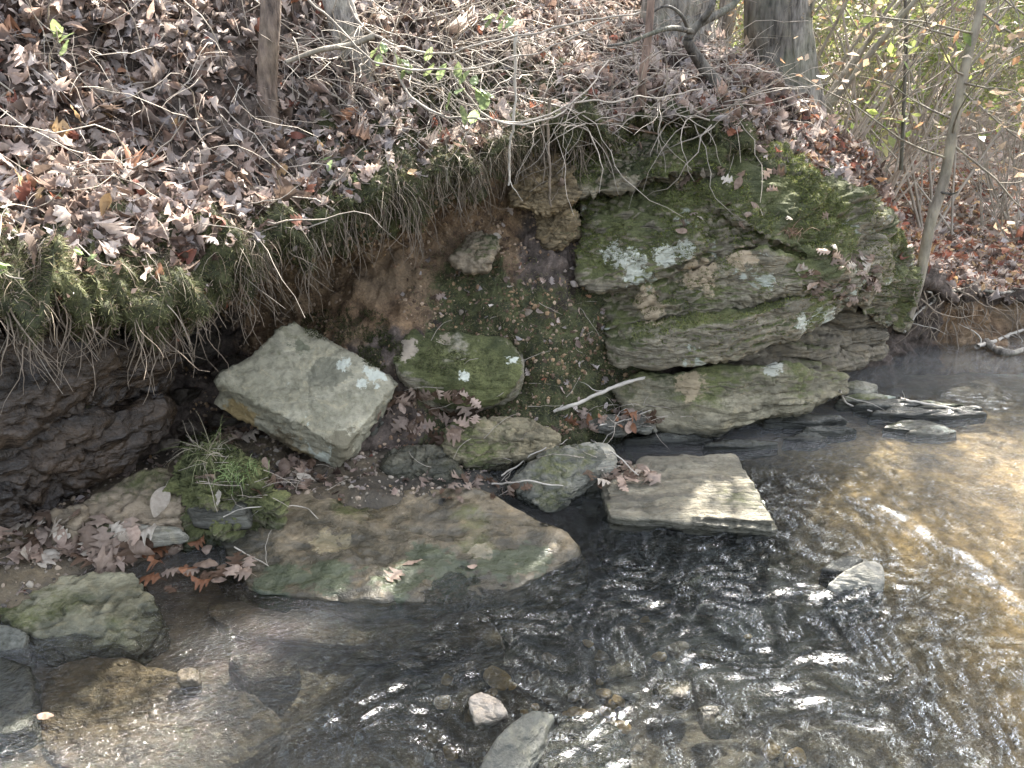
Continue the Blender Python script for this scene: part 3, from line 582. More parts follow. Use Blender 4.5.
for k, (x0, x1, y0, th, Y) in enumerate(((690, 800, 356, 9, 3.45), (740, 852, 350, 9, 3.55), (770, 862, 340, 8, 3.65), (700, 838, 368, 8, 3.42), (770, 890, 330, 8, 3.8), (700, 850, 376, 9, 3.36), (790, 880, 362, 9, 3.62), (795, 905, 316, 13, 3.86), (812, 902, 333, 12, 3.84), (828, 896, 350, 13, 3.82))):
    pts = [P(x0, y0 + 3, Y), P((x0 + x1) / 2, y0 - 1, Y - .08), P(x1, y0, Y + .1), P(x1 - 5, y0 + th, Y + .1), P((x0 + x1) / 2, y0 + th + 2, Y - .08), P(x0 + 6, y0 + th + 1, Y)]
    rock('thin_bed', [p + Vector((0, .03, -.01)) for p in pts] + [p + Vector((0, .6, .0)) for p in pts], m_under, None, parent=out, level=5, sharp=14, amp=.02, ns=7, strata=.02, sfreq=50, seed=k)
rock('corner_bed', [P(862,262,3.7),P(885,215,3.9),P(912,235,4.0),P(918,290,4.1),P(900,330,4.0),P(868,330,3.8),P(850,300,3.6),P(880,260,4.4),P(910,330,4.4)], m_out, 'mossy knob at the downstream corner', parent=out, level=6, sharp=7, amp=.06, ns=5, fine=.5)

# flat shards in the creek beyond
i_ = 0
for (x0, x1, y, z, hpx) in ((700, 780, 442, .03, 7), (620, 720, 436, .03, 7), (835, 900, 396, .05, 6), (850, 930, 402, .045, 7), (868, 948, 410, .035, 7), (890, 968, 403, .03, 6), (905, 990, 412, .025, 6), (880, 950, 425, .015, 10), (905, 960, 430, .012, 8), (760, 850, 418, .04, 7), (800, 860, 428, .03, 5), (840, 880, 384, .08, 9), (935, 985, 408, .03, 5), (780, 830, 436, .012, 6)):
    i_ += 1; j = random.uniform(-4, 4)
    o = [Z(x0, y + 2, z), Z((x0 * 2 + x1) / 3, y - hpx * .6, z + .01), Z((x0 + x1 * 2) / 3, y - hpx * .5 + j * .3, z + .008), Z(x1, y, z - .004), Z((x0 + x1) / 2 + 8, y + hpx * .7, z - .004)]
    rock('rock_shard', slab(o, .07), m_dkgrey if i_ % 3 else m_out2, 'flat thin rock shard lying in a jumble at the foot of the outcrop', 'rock', 'flat shards in the creek', level=4, sharp=16, amp=.01, ns=9)
m_ochre = rock_mat('ochre_stone', (.15, .11, .065), (.34, .26, .15), (.08, .065, .04), moss=.25, bed=(0, R(-35), 0), off=11, bump=1)
# small hollow stones in the mid bank
for pts, mt, la in (
    ([P(452,262,3.32),P(470,240,3.38),P(492,236,3.38),P(498,250,3.34),P(488,268,3.3),P(462,278,3.28)], m_tan, 'pale tan stone half sunk in the orange soil wall'),
    ([P(536,218,3.58),P(555,206,3.6),P(575,208,3.55),P(580,240,3.5),P(562,256,3.5),P(540,245,3.55)], m_ochre, 'ochre block below the angled fractured stone in the soil notch'),
    ([P(505,200,3.5),P(522,168,3.58),P(556,148,3.6),P(584,188,3.5),P(580,203,3.46),P(545,216,3.44),P(515,212,3.46)], m_ochre, 'fractured ochre stone slanting in the notch under the hanging roots'),
    ([P(340,395,3.2),P(370,400,3.05),P(385,425,2.95),P(370,445,2.9),P(345,440,2.95)], m_dkgrey, 'dark rough stone in the gap right of the pale tilted block'),
    ([Z(585,430,.12),Z(600,424,.14),Z(640,424,.12),Z(660,432,.08),Z(620,438,.06)], m_dkgrey, 'dark low stone under the leaf drift by the outcrop foot')):
    rock('stone', pts + [p + Vector((0, .15, -.02)) for p in pts], mt, la, 'stone', level=6 if mt is m_ochre else 5, sharp=14, amp=.03, ns=7, strata=.025 if mt is m_ochre else 0, sfreq=36, bed=(-.6, .1, 1), fdep=.25)

# cobbles on the bed
protos = []
cob_m = [rock_mat('bed_cobble_' + n_, a, b_, c_, off=o_, wetz=-5, rough=.5) for n_, a, b_, c_, o_ in (
    ('brown', (.13, .10, .07), (.22, .17, .11), (.08, .07, .05), 1), ('grey', (.11, .11, .10), (.2, .2, .18), (.07, .07, .065), 2), ('golden', (.28, .19, .08), (.4, .28, .13), (.15, .11, .06), 3))]
for i in range(6):
    rs = np.random.default_rng(50 + i)
    W, Fc = rock_arrays(rs.normal(size=(12, 3)) * [1, .75, .45], level=3, sharp=7, amp=.08, ns=1.2, seed=i)
    me = mk_mesh('cobble', W * .5, Fc); me.materials.append(cob_m[i % 3]); protos.append(me)
n_c = 0
bedV = np.stack([bx, by, bz], -1)
def bed_z(x, y):
    j = np.argmin(np.abs(bx[0] - x)); i = np.argmin(np.abs(by[:, 0] - y)); return float(bz[i, j])
rc = random.Random(3)
while n_c < 120:
    px, py = rc.uniform(340, 860), rc.uniform(560, 790)
    if rc.random() < .45: px, py = rc.gauss(560, 60), rc.gauss(700, 25)
    q = Z(px, py, -.06); s = rc.uniform(.02, .05) * (1.3 if rc.random() < .12 else .8)
    me = protos[rc.choice([0, 1, 3, 4]) if rc.random() < .62 else rc.choice([2, 5])]
    o = bpy.data.objects.new('cobble', me); C.objects.link(o)
    o.location = (q.x, q.y, bed_z(q.x, q.y) + s * .15); o.scale = (s, s, s); o.rotation_euler = (rc.uniform(-.3, .3), rc.uniform(-.3, .3), rc.uniform(0, 6.3))
    tag(o, 'small rounded cobble on the streambed under rippling water', 'cobble', 'cobbles on the streambed'); n_c += 1

# ------------------------------------------------------------------ leaves
def leaf_template(kind, rows=9):
    t_ = np.linspace(0, 1, rows)
    if kind == 'oak': wd = np.array([.02, .10, .30, .13, .40, .17, .42, .22, .02])
    elif kind == 'maple': wd = np.array([.02, .25, .42, .20, .52, .25, .30, .12, .01])
    elif kind == 'oval': wd = .27 * np.sin(np.pi * t_ ** .85) + .005
    else: wd = .17 * np.sin(np.pi * t_) + .005
    V = []
    for i, tt in enumerate(t_):
        yo = (.06 if kind in ('oak', 'maple') and i in (2, 4, 6) else 0)
        V += [(-wd[i], tt - .5 + yo, 0), (0, tt - .5, 0), (wd[i], tt - .5 + yo, 0)]
    F = []
    for i in range(rows - 1):
        a = i * 3; F += [(a, a + 1, a + 4, a + 3), (a + 1, a + 2, a + 5, a + 4)]
    return np.array(V, float), np.array(F)
def diamond():
    return np.array([(0, -.5, 0), (.28, 0, 0), (0, .5, 0), (-.28, 0, 0)], float), np.array([[0, 1, 2, 3]])
def leaf_hi(kind, n=25, m=7):
    t_ = np.linspace(0, 1, n); env = np.sin(np.pi * np.clip(t_, 0, 1) ** .8) ** .8
    if kind == 'oak': wd = env * (.30 + .15 * np.cos(2 * np.pi * 4 * t_ + 2.6)) + .006; fw = .06
    elif kind == 'maple': wd = env * (.36 + .22 * np.cos(2 * np.pi * 3 * t_ + 2.2)) + .006; fw = .1
    elif kind == 'oval': wd = .27 * env + .006; fw = 0
    else: wd = .16 * env + .006; fw = 0
    x = np.linspace(-1, 1, m); V = np.array([[(wd[i] * xx, t_[i] - .5 + fw * abs(xx) * wd[i] / .4, 0) for xx in x] for i in range(n)]).reshape(-1, 3)
    F = [(i * m + j, i * m + j + 1, (i + 1) * m + j + 1, (i + 1) * m + j) for i in range(n - 1) for j in range(m - 1)]
    k = len(V); st = np.array([(0.006, -.5, 0), (-.006, -.5, 0), (-.03, -.72, .02), (-.018, -.72, .02)])
    return np.vstack([V, st]), np.array(F + [(k, k + 1, k + 2, k + 3)])
def scatter_leaves(pos, nrm, size, kinds, rng, tilt=.5, curl=.5, lift=.02, fix_up=False):
    """returns V, F, and the number of verts per leaf in order"""
    Vs, Fs, ids = [], [], []; n0 = 0
    kidx = rng.integers(0, len(kinds), len(pos))
    for k, kd in enumerate(kinds):
        sel = np.where(kidx == k)[0]
        if not len(sel): continue
        T, TF = leaf_template(kd) if kd != 'diamond' else diamond()
        n = len(sel); m_ = len(T)
        loc = np.repeat(T[None], n, 0)
        cu = rng.normal(size=(n, 1)) * curl; cv = rng.normal(size=(n, 1)) * curl * 1.3; tw = rng.normal(size=(n, 1)) * curl * .8
        loc[:, :, 2] = cu * (loc[:, :, 1] ** 2) + cv * np.abs(loc[:, :, 0]) * 1.0 + tw * loc[:, :, 0] * loc[:, :, 1] * 1.5 + rng.normal(size=(n, m_)) * .035 * (curl > .1)
        loc[:, :, 0] *= rng.uniform(.7, 1.15, (n, 1))
        loc *= size[sel][:, None, None]
        nn = nrm[sel] + rng.normal(size=(n, 3)) * tilt; nn /= np.linalg.norm(nn, axis=1)[:, None]
        a = np.cross(nn, rng.normal(size=(n, 3))); a /= np.linalg.norm(a, axis=1)[:, None]; b_ = np.cross(nn, a)
        W = pos[sel][:, None] + (nrm[sel] * (rng.uniform(.1, 1, (n, 1)) * lift))[:, None] + loc[:, :, :1] * a[:, None] + loc[:, :, 1:2] * b_[:, None] + loc[:, :, 2:] * nn[:, None]
        Vs.append(W.reshape(-1, 3)); Fs.append((TF[None] + (np.arange(n) * m_)[:, None, None]).reshape(-1, TF.shape[1]) + n0); n0 += n * m_
        ids.append(np.repeat(sel, m_))
    return np.vstack(Vs), np.vstack(Fs), np.concatenate(ids)
PAL_TAN = np.array([(.54, .41, .34), (.66, .53, .46), (.47, .36, .30), (.25, .175, .14), (.76, .66, .59), (.48, .43, .41), (.13, .09, .07), (.35, .30, .27), (.54, .46, .41), (.20, .15, .12)])
PAL_RED = np.array([(.38, .17, .11), (.46, .25, .15), (.27, .11, .08), (.5, .34, .18)])
def leaf_cols(n, rng, red=.06, redmask=None):
    c_ = PAL_TAN[rng.integers(0, len(PAL_TAN), n)] * rng.uniform(.7, 1.1, (n, 1))
    p = np.full(n, red) if redmask is None else redmask
    r_ = rng.random(n) < p; c_[r_] = PAL_RED[rng.integers(0, len(PAL_RED), r_.sum())]
    return c_
cellA = np.linalg.norm(np.cross(G[1:, :-1] - G[:-1, :-1], G[:-1, 1:] - G[:-1, :-1]), axis=2)
cR = RR[:-1, :-1]; cS = SS[:-1, :-1]; cN = nz1[:-1, :-1]
cP = G[:-1, :-1].reshape(-1, 3); cpx, cpy = project(cP); cpx = cpx.reshape(cR.shape); cpy = cpy.reshape(cR.shape)
inview = (cpx > -80) & (cpx < 1100) & (cpy > -60) & (cpy < 800)
def sample_bank(n, wgt, rng):
    w_ = (cellA * wgt).ravel(); w_ = w_ / w_.sum(); idx = rng.choice(len(w_), n, p=w_)
    i, j = np.divmod(idx, cR.shape[1]); a, b_ = rng.random((n, 1)), rng.random((n, 1))
    pos = G[i, j] * (1 - a) * (1 - b_) + G[i + 1, j] * a * (1 - b_) + G[i, j + 1] * (1 - a) * b_ + G[i + 1, j + 1] * a * b_
    return pos, Nn[i, j], RR[i, j], SS[i, j]
def stuff(name, V, F, mat, cols, label, cat='leaf litter'):
    o = place_mesh(name, V, F, mat, attrs={'Col': cols}, base=(0, 3, 0)); tag(o, label, cat, None, 'stuff'); return o
# litter on the upper slope
bare = sstep(.15, .45, fbm(cP, 1.9, 3, off=21).reshape(cR.shape))
lw = sstep(4.9, 5.75, cR + cN * .35) * inview * (1 - .10 * bare * (cS < 640))
lw = lw * (1 - .72 * sstep(375, 420, cS) * sstep(600, 520, cS) * sstep(6.9, 6.2, cR)) * (1 - .5 * sstep(150, 230, cS) * sstep(380, 300, cS))
lw = lw * np.where(cR > 8, .35, 1)
p_, n_, r_, s_ = sample_bank(62000, lw, RNG)
far = np.clip((np.linalg.norm(p_, axis=1) - 2) / 3, 0, 1)
V, F, ids = scatter_leaves(p_, n_, (.02 + .08 * RNG.random(len(p_)) ** 1.6) * (1 - .25 * far), ['oak', 'oval', 'maple', 'thin', 'thin'], RNG, .7, 1.0, .05)
rm = .035 + .5 * sstep(740, 860, s_) * (np.random.default_rng(1).random(len(s_))) + .10 * sstep(120, -20, s_)
stuff('leaf_litter', V, F, M_LEAF, leaf_cols(len(p_), RNG, redmask=rm)[ids], 'thick brown and pinkish dead leaf litter covering the upper slope of the bank')
p_, n_, r_, s_ = sample_bank(26000, np.maximum(lw, .25 * mossM[:-1, :-1] * inview), RNG)
V, F, ids = scatter_leaves(p_, n_, .006 + .024 * RNG.random(len(p_)) ** 1.5, ['diamond', 'thin', 'diamond'][:1], RNG, .8, .6, .05)
stuff('leaf_fragments', V, F, M_LEAF, leaf_cols(len(p_), RNG, .05)[ids], 'broken leaf fragments and duff filling the gaps in the litter on the bank')
# sparse litter below the lip and on ledges
lw2 = (cR > 1) * sstep(3.4, 2.2, cR) * (cS > 400) * (cS < 640) * inview
p_, n_, r_, s_ = sample_bank(160, lw2 + 1e-9, RNG)
V, F, ids = scatter_leaves(p_, n_, RNG.uniform(.02, .05, len(p_)), ['oak', 'oval'], RNG, .5, .5, .02)
stuff('leaf_scraps', V, F, M_LEAF, leaf_cols(len(p_), RNG)[ids], 'sparse small leaf scraps on the mossy soil above the rocks')
# floor leaves
fi = RNG.choice(gx.size, 26000, p=(lambda q: q / q.sum())(((gy.ravel() < 14) & (gx.ravel() > -3) & (gx.ravel() < 12)) / (gy.ravel() + 2)))
p_ = FG.reshape(-1, 3)[fi] + RNG.uniform(-.25, .25, (len(fi), 3)) * [1, .6, 0]
n_ = np.tile([0, -.1, 1.0], (len(fi), 1))
V, F, ids = scatter_leaves(p_, n_, RNG.uniform(.07, .13, len(p_)), ['diamond', 'diamond'], RNG, .5, .5, .05)
stuff('forest_litter', V, F, M_LEAF, leaf_cols(len(p_), RNG, .3)[ids], 'sunlit fallen leaves across the forest floor beyond the bank')

# ------------------------------------------------------------------ moss tufts and hanging straw
def blades(pos, dirs, L, wdt, droop, K=4, rng=RNG):
    n = len(pos); d = dirs / np.linalg.norm(dirs, axis=1)[:, None]; side = np.cross(d, rng.normal(size=(n, 3))); side /= np.linalg.norm(side, axis=1)[:, None]
    pts = [pos.copy()]; cur = d.copy()
    for k in range(K):
        cur = cur + np.array([0, 0, -1.0]) * droop[:, None] + rng.normal(size=(n, 3)) * .12; cur /= np.linalg.norm(cur, axis=1)[:, None]
        pts.append(pts[-1] + cur * (L / K)[:, None])
    V = []
    for k, q in enumerate(pts):
        ww = (wdt * (1 - .75 * k / K))[:, None]; V += [q - side * ww, q + side * ww]
    V = np.stack(V, 1); m_ = V.shape[1]
    T = np.array([(2 * k, 2 * k + 1, 2 * k + 3, 2 * k + 2) for k in range(K)])
    F = (T[None] + (np.arange(n) * m_)[:, None, None]).reshape(-1, 4)
    return V.reshape(-1, 3), F, np.repeat(np.arange(n), m_)
# moss on bank
mw = mossM[:-1, :-1] * inview
p_, n_, r_, s_ = sample_bank(90000, mw ** 1.3 + 1e-9, RNG)
V, F, ids = blades(p_, n_ + RNG.normal(size=p_.shape) * .6, RNG.uniform(.008, .024, len(p_)), np.full(len(p_), .0016), np.full(len(p_), .1), 2)
mc = np.array([(.08, .085, .035), (.12, .125, .05), (.17, .165, .075), (.05, .052, .028), (.18, .145, .09)])[RNG.integers(0, 5, len(p_))]
stuff('moss_turf', V, F, M_MOSS, mc[ids], 'fuzzy green and olive moss along the lip of the bank', 'moss')
# straw / roots hanging over the lip and combed down the slope
hw = sstep(4.5, 4.8, cR) * sstep(6.2, 5.0, cR) * inview * (cS < 900) * (cpy < 330)
p_, n_, r_, s_ = sample_bank(5200, hw * np.where(cS < 545, np.where(cS < 230, .55, 1), .06) * sstep(-.5, .6, fbm(cP, 4, 3, off=31).reshape(cR.shape)) + 1e-9, RNG)
L = .015 + .15 * RNG.random(len(p_)) ** 2.2
V, F, ids = blades(p_ + n_ * .01, n_ * .5 + np.array([.15, -.3, -.4]) + RNG.normal(size=p_.shape) * 1.0, L, RNG.uniform(.0007, .0017, len(p_)), RNG.uniform(.1, .5, len(p_)), 6)
sc_ = np.array([(.20, .155, .11), (.28, .23, .165), (.12, .095, .065), (.10, .10, .05), (.38, .33, .26)])[RNG.integers(0, 5, len(p_))]
stuff('dry_grass', V, F, M_STRAW, sc_[ids], 'dry straw and thin grass combed down over the lip of the bank', 'dry grass')
p_, n_, r_, s_ = sample_bank(5200, sstep(5.2, 6, cR) * inview * (cS < 700) + 1e-9, RNG)
V, F, ids = blades(p_ + n_ * .04, n_ * .35 + np.array([.2, -.3, -.3]) + RNG.normal(size=p_.shape) * .6, RNG.uniform(.08, .25, len(p_)), RNG.uniform(.0007, .0016, len(p_)), RNG.uniform(.0, .25, len(p_)), 5)
sc_ = np.array([(.30, .25, .2), (.42, .36, .3), (.20, .16, .13), (.5, .46, .4)])[RNG.integers(0, 4, len(p_))]
stuff('pine_straw', V, F, M_STRAW, sc_[ids], 'dry pine needles and stems strewn through the leaf litter', 'pine straw')
# roots hanging from the lip underside into the hollow
tb = TB(); rr_ = np.random.default_rng(4)
p_, n_, r_, s_ = sample_bank(520, (cR > 3.9) * (cR < 4.6) * inview * (cS < 620) * 1.0, rr_)
for q, ll in zip(p_, rr_.uniform(.05, .26, len(p_)) ** 1.0):
    tb.tube(wander(q + np.array([0, -.01, .02]), (rr_.normal() * .3, -.25, -1), ll, 7, .22, rr_, -.05), np.linspace(rr_.uniform(.0015, .0035), .0006, 8), 4)
V, F = tb.arrays(); o = place_mesh('hanging_roots', V, F, M_ROOT, base=(0, 3, 0)); tag(o, 'fine pale rootlets dangling from the overhang into the dark hollow', 'roots', None, 'stuff')

# moss on outcrop: sample its mesh by upward normals and noise
def mesh_sample(W, F, n, wfun, rng):
    tri = W[F]; fn = np.cross(tri[:, 1] - tri[:, 0], tri[:, 2] - tri[:, 0]); A = np.linalg.norm(fn, axis=1); fn /= A[:, None] + 1e-12
    c_ = tri.mean(1); w_ = A * wfun(c_, fn); w_ /= w_.sum(); idx = rng.choice(len(F), n, p=w_)
    a = rng.random((n, 2)); fl_ = a.sum(1) > 1; a[fl_] = 1 - a[fl_]
    return tri[idx, 0] + a[:, :1] * (tri[idx, 1] - tri[idx, 0]) + a[:, 1:] * (tri[idx, 2] - tri[idx, 0]), fn[idx]
depsg = None
children = [c_ for c_ in out.children]
outW = []; 
for (W, F_) , nm in zip([rs for rs in rock_surfs], range(len(rock_surfs))): outW.append((W, F_))
ubV, ubF, k_ = [], [], 0
for ub in [c_ for c_ in children if c_.name.split('.')[0] in ('upper_bed', 'shoulder_bed', 'corner_bed', 'crest_bed', 'ledge_bed', 'slant_bed', 'mid_bed')]:
    ubV.append(np.array([v.co[:] for v in ub.data.vertices]) + np.array(out.location)); ubF.append(np.array([p.vertices[:] for p in ub.data.polygons]) + k_); k_ += len(ubV[-1])
ubV = np.vstack(ubV); ubF = np.vstack(ubF)
def mossw(c_, n_):
    px, py = project(c_); f = fbm(c_, 3, 4, off=2)
    band = sstep(330, 230, py + f * 90) * sstep(-.35, .3, n_[:, 2]) + .5 * sstep(.5, .8, n_[:, 2])
    return np.clip(band, 0, 1) * sstep(-.25, .1, f) * (n_[:, 1] < .6) + 1e-9
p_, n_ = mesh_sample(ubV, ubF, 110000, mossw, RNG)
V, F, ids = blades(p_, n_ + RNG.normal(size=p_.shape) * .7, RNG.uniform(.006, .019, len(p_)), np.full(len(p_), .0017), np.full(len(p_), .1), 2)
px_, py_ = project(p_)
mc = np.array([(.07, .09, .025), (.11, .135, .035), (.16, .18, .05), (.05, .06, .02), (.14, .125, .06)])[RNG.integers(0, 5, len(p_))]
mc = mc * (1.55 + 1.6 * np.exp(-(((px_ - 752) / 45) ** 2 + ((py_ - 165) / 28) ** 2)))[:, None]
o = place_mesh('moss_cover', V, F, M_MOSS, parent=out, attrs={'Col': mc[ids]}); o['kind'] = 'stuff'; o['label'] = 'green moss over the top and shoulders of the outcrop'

# ------------------------------------------------------------------ BVH of solid surfaces, for laying things down
bv_v = [G.reshape(-1, 3), np.stack([bx, by, bz], -1).reshape(-1, 3)]; bv_f = [iF.reshape(-1), None]
polys = []; off = 0; allV = []
Fbank = np.stack([iF, iF + 1, iF + Sn + 1, iF + Sn], -1).reshape(-1, 4)
for W, F_ in [(G.reshape(-1, 3), Fbank), (bedV.reshape(-1, 3), Fb), (FG.reshape(-1, 3), Ff)] + rock_surfs:
    allV.append(W); polys += (F_ + off).tolist(); off += len(W)
BVH = BVHTree.FromPolygons(np.vstack(allV).tolist(), polys)
def hit(px, py):
    d = ray(px, py).normalized(); loc, n, i, ds = BVH.ray_cast(Vector((0, 0, CAMZ)), d)
    if loc is None: return None, None
    if n.dot(d) > 0: n = -n
    return loc, n
def on(px, py, up=.006):
    l, n = hit(px, py)
    if l is None: l, n = P(px, py, 6), Vector((0, 0, 1))
    if l.z < 0: l = Z(px, py, .004); n = Vector((0, 0, 1))
    return l + n * up

# individual leaves: a few shared meshes
leaf_meshes = {}
def leafmesh(kind, ci, v):
    k = (kind, ci, v)
    if k not in leaf_meshes:
        rg = np.random.default_rng(hash((kind, v)) % 1000 if False else v * 7 + ci)
        T, TF = leaf_hi(kind); T = T.copy(); cu, cv = rg.normal() * .4, rg.normal() * .5
        T[:, 2] = cu * T[:, 1] ** 2 + cv * np.abs(T[:, 0]) ** 1.4 + rg.normal() * .5 * T[:, 0] * T[:, 1] + fbm(np.c_[T[:, :2], T[:, 0] * 0], 3.5, 3, off=v * 3.1 + ci) * .07; T[:, 2] -= T[:, 2].min()
        # petiole
        me = mk_mesh('leaf', T, TF); pal = [(.44, .33, .26), (.28, .215, .17), (.14, .09, .06), (.27, .13, .07), (.56, .49, .40), (.30, .38, .18), (.34, .26, .10)]
        add_attr(me, 'Col', np.tile(pal[ci], (len(T), 1)) * rg.uniform(.85, 1.1)); me.materials.append(M_LEAF if ci < 5 else M_GREEN)
        leaf_meshes[k] = me
    return leaf_meshes[k]
def lay_leaf(px, py, size_px, kind='oak', ci=0, label='', group=None, up=.004, cat='leaf', rnd=random, tilt=.2):
    l, n = hit(px, py)
    if l is None: return
    if l.z < .002: l = Z(px, py, .006); n = Vector((0, 0, 1))
    s = size_px / FPX * (Vector((0, 0, CAMZ)) - l).length * .85
    o = bpy.data.objects.new('leaf', leafmesh(kind, ci, rnd.randrange(4))); C.objects.link(o)
    n = (n + Vector((rnd.gauss(0, 1), rnd.gauss(0, 1), rnd.gauss(0, 1))) * tilt).normalized()
    o.rotation_euler = (n.to_track_quat('Z', 'Y') @ Euler((0, 0, rnd.uniform(0, 6.28))).to_quaternion()).to_euler()
    o.location = l + n * up; o.scale = (s, s, s); tag(o, label, cat, group)
rl = random.Random(9)
for a in ((207,475,30,'oak',0,'large pinkish oak leaf lying on the grassy moss mound'),(220,498,18,'oval',4,'pale oval leaf on the thin dark slab'),(160,502,34,'oval',4,'curled pale tan leaf beside the tan rounded rock'),
          (150,583,26,'oak',3,'orange brown leaf at the edge of the shore shallows'),(395,577,24,'maple',1,'dark star-shaped leaf on the broad wet slab'),(413,564,24,'thin',0,'curled tan leaf on the green edge of the broad wet slab'),
          (472,568,12,'oval',0,'small upright pink leaf right of the curled tan one on the broad slab'),(46,718,16,'oval',0,'small tan leaf on the submerged slab at lower left'),(182,545,26,'oak',4,'pale ragged leaf lying at the shallows beside the leaf bed'),
          (422,83,14,'oval',5,''),(688,180,22,'oak',0,'pink tan leaf resting high on the outcrop moss'),(728,279,24,'thin',4,'pale slender leaf on a ledge of the outcrop'),(560,180,16,'oval',1,'brown leaf caught in the soil notch'),
          (120,268,18,'oak',0,'tan leaf on the moss at the bank lip'),(55,240,24,'oak',0,'large tan leaf low on the left slope'),(160,160,30,'oak',2,'big rusty brown leaf in the middle of the left slope'),
          (245,178,16,'oval',6,'yellow green oval leaf on the moss above the lip'),(497,236,12,'oval',4,'cream leaf on the soil wall'),(520,272,14,'oval',0,'pinkish leaf lying on the mossy soil slope'),(527,312,16,'oval',4,'cream leaf half way down the mossy soil slope'),
          (462,313,12,'oval',4,'small cream leaf above the mossy boulder'),(585,336,14,'oak',1,'grey brown leaf left of the outcrop foot')):
    if a[5]: lay_leaf(*a[:5], label=a[5], rnd=rl)
def scatter_px(n, cx, cy, rx, ry, smin, smax, label, group, cis=(0, 0, 1, 1, 2, 4), kinds=('oak', 'oval', 'maple'), tilt=.35, up=.012, rnd=rl):
    for _ in range(n):
        a, r = rnd.uniform(0, 6.283), math.sqrt(rnd.random())
        lay_leaf(cx + math.cos(a) * r * rx, cy + math.sin(a) * r * ry, rnd.uniform(smin, smax), rnd.choice(kinds), rnd.choice(cis), label, group, rnd.uniform(.004, up), tilt=tilt, rnd=rnd)
scatter_px(60, 75, 540, 80, 26, 16, 32, 'dead leaf in the heap on the left shore', 'leaves on the left shore')
scatter_px(22, 200, 570, 55, 26, 16, 30, 'dark wet leaf soaking in the shallows left of the broad slab', 'leaves soaking in the shallows', cis=(2, 2, 3, 1, 1), tilt=.1, up=.008)
scatter_px(26, 290, 478, 34, 20, 14, 24, 'curled leaf in the small heap under the pale tilted block', 'leaves under the tilted block')
scatter_px(12, 235, 432, 24, 14, 12, 22, 'reddish leaf behind the grassy moss mound', 'leaves behind the moss mound')
scatter_px(60, 430, 415, 55, 26, 13, 24, 'brown leaf in the pile below the mossy boulder', 'leaves below the mossy boulder', cis=(0, 0, 1, 2, 2, 0))
scatter_px(26, 610, 420, 50, 10, 10, 20, 'leaf in the drift at the foot of the outcrop', 'leaves at the outcrop foot', cis=(0, 3, 1, 2))
scatter_px(26, 620, 480, 34, 16, 12, 22, 'leaf caught with twigs between the triangular rock and the flat slab', 'leaves caught by the flat slab')
scatter_px(20, 480, 490, 50, 14, 10, 18, 'dark leaf caught in the debris between the wet rocks', 'leaves between the wet rocks', cis=(2, 1, 2))
scatter_px(60, 840, 275, 40, 30, 8, 16, 'small brown leaf in the drift on the outcrop ledge', 'leaves on the outcrop ledge')
scatter_px(24, 740, 205, 90, 40, 8, 16, 'small brown leaf scattered on the outcrop moss', 'leaves on the outcrop moss')
scatter_px(0, 585, 700, 50, 12, 10, 16, 'yellow brown leaf caught under the ripples near the pale stone', 'leaves under the ripples', cis=(3, 6, 0))

# ------------------------------------------------------------------ woody things
def grow(tb, p0, d, L, r0, depth, rng, wob=.12, up=.02, nb=5, sides=5, tips=None, segs=7, ratio=.55, spread=.9, low=.25):
    pts = wander(p0, d, L, segs, wob, rng, up); rad = np.linspace(r0, max(r0 * .35, .0006), len(pts)); tb.tube(pts, rad, sides)
    if tips is not None and depth <= 1:
        for q in pts[2:]: tips.append(q)
    if depth <= 0: return pts
    for _ in range(nb):
        k = rng.uniform(low, .98) * (len(pts) - 1); i = int(k); q = pts[i] + (pts[min(i + 1, len(pts) - 1)] - pts[i]) * (k - i)
        t_ = pts[min(i + 1, len(pts) - 1)] - pts[max(i - 1, 0)]; t_ /= np.linalg.norm(t_) + 1e-9
        dd = t_ + rng.normal(size=3) * spread * .6
        grow(tb, q, dd, L * ratio * rng.uniform(.6, 1.1), rad[i] * .55, depth - 1, rng, wob * 1.2, up, nb, max(3, sides - 1), tips, max(4, segs - 1), ratio, spread, low)
    return pts
def bark_trunk(tb, pts, rad, sides=16, seed=0, amp=.12):
    pts = np.asarray(pts); tb.tube(pts, rad, sides); V = tb.V[-1]
    c_ = np.repeat(pts, sides, 0); dv = V - c_; ln = np.linalg.norm(dv, axis=1)[:, None] + 1e-9
    th = np.tile(np.arange(sides) * 2 * math.pi / sides, len(pts))
    q = np.stack([np.cos(th) * 4.5, np.sin(th) * 4.5, V[:, 2] * 2.2], 1)
    tb.V[-1] = V + dv / ln * (ln * amp * fbm(q, 1, 3, off=seed)[:, None])
B_brown = bark_mat('brown_bark', (.045, .033, .026), (.20, .15, .115), 40, .3, 1.0); B_grey = bark_mat('grey_bark', (.06, .052, .044), (.30, .27, .23), 42, .16, 1.0, .25)
B_dark = bark_mat('dark_bark', (.025, .022, .019), (.15, .135, .115), 42, .16, 1.0, .25); B_pale = bark_mat('smooth_bark', (.13, .11, .085), (.27, .235, .18), 26, .35, .6, .2)
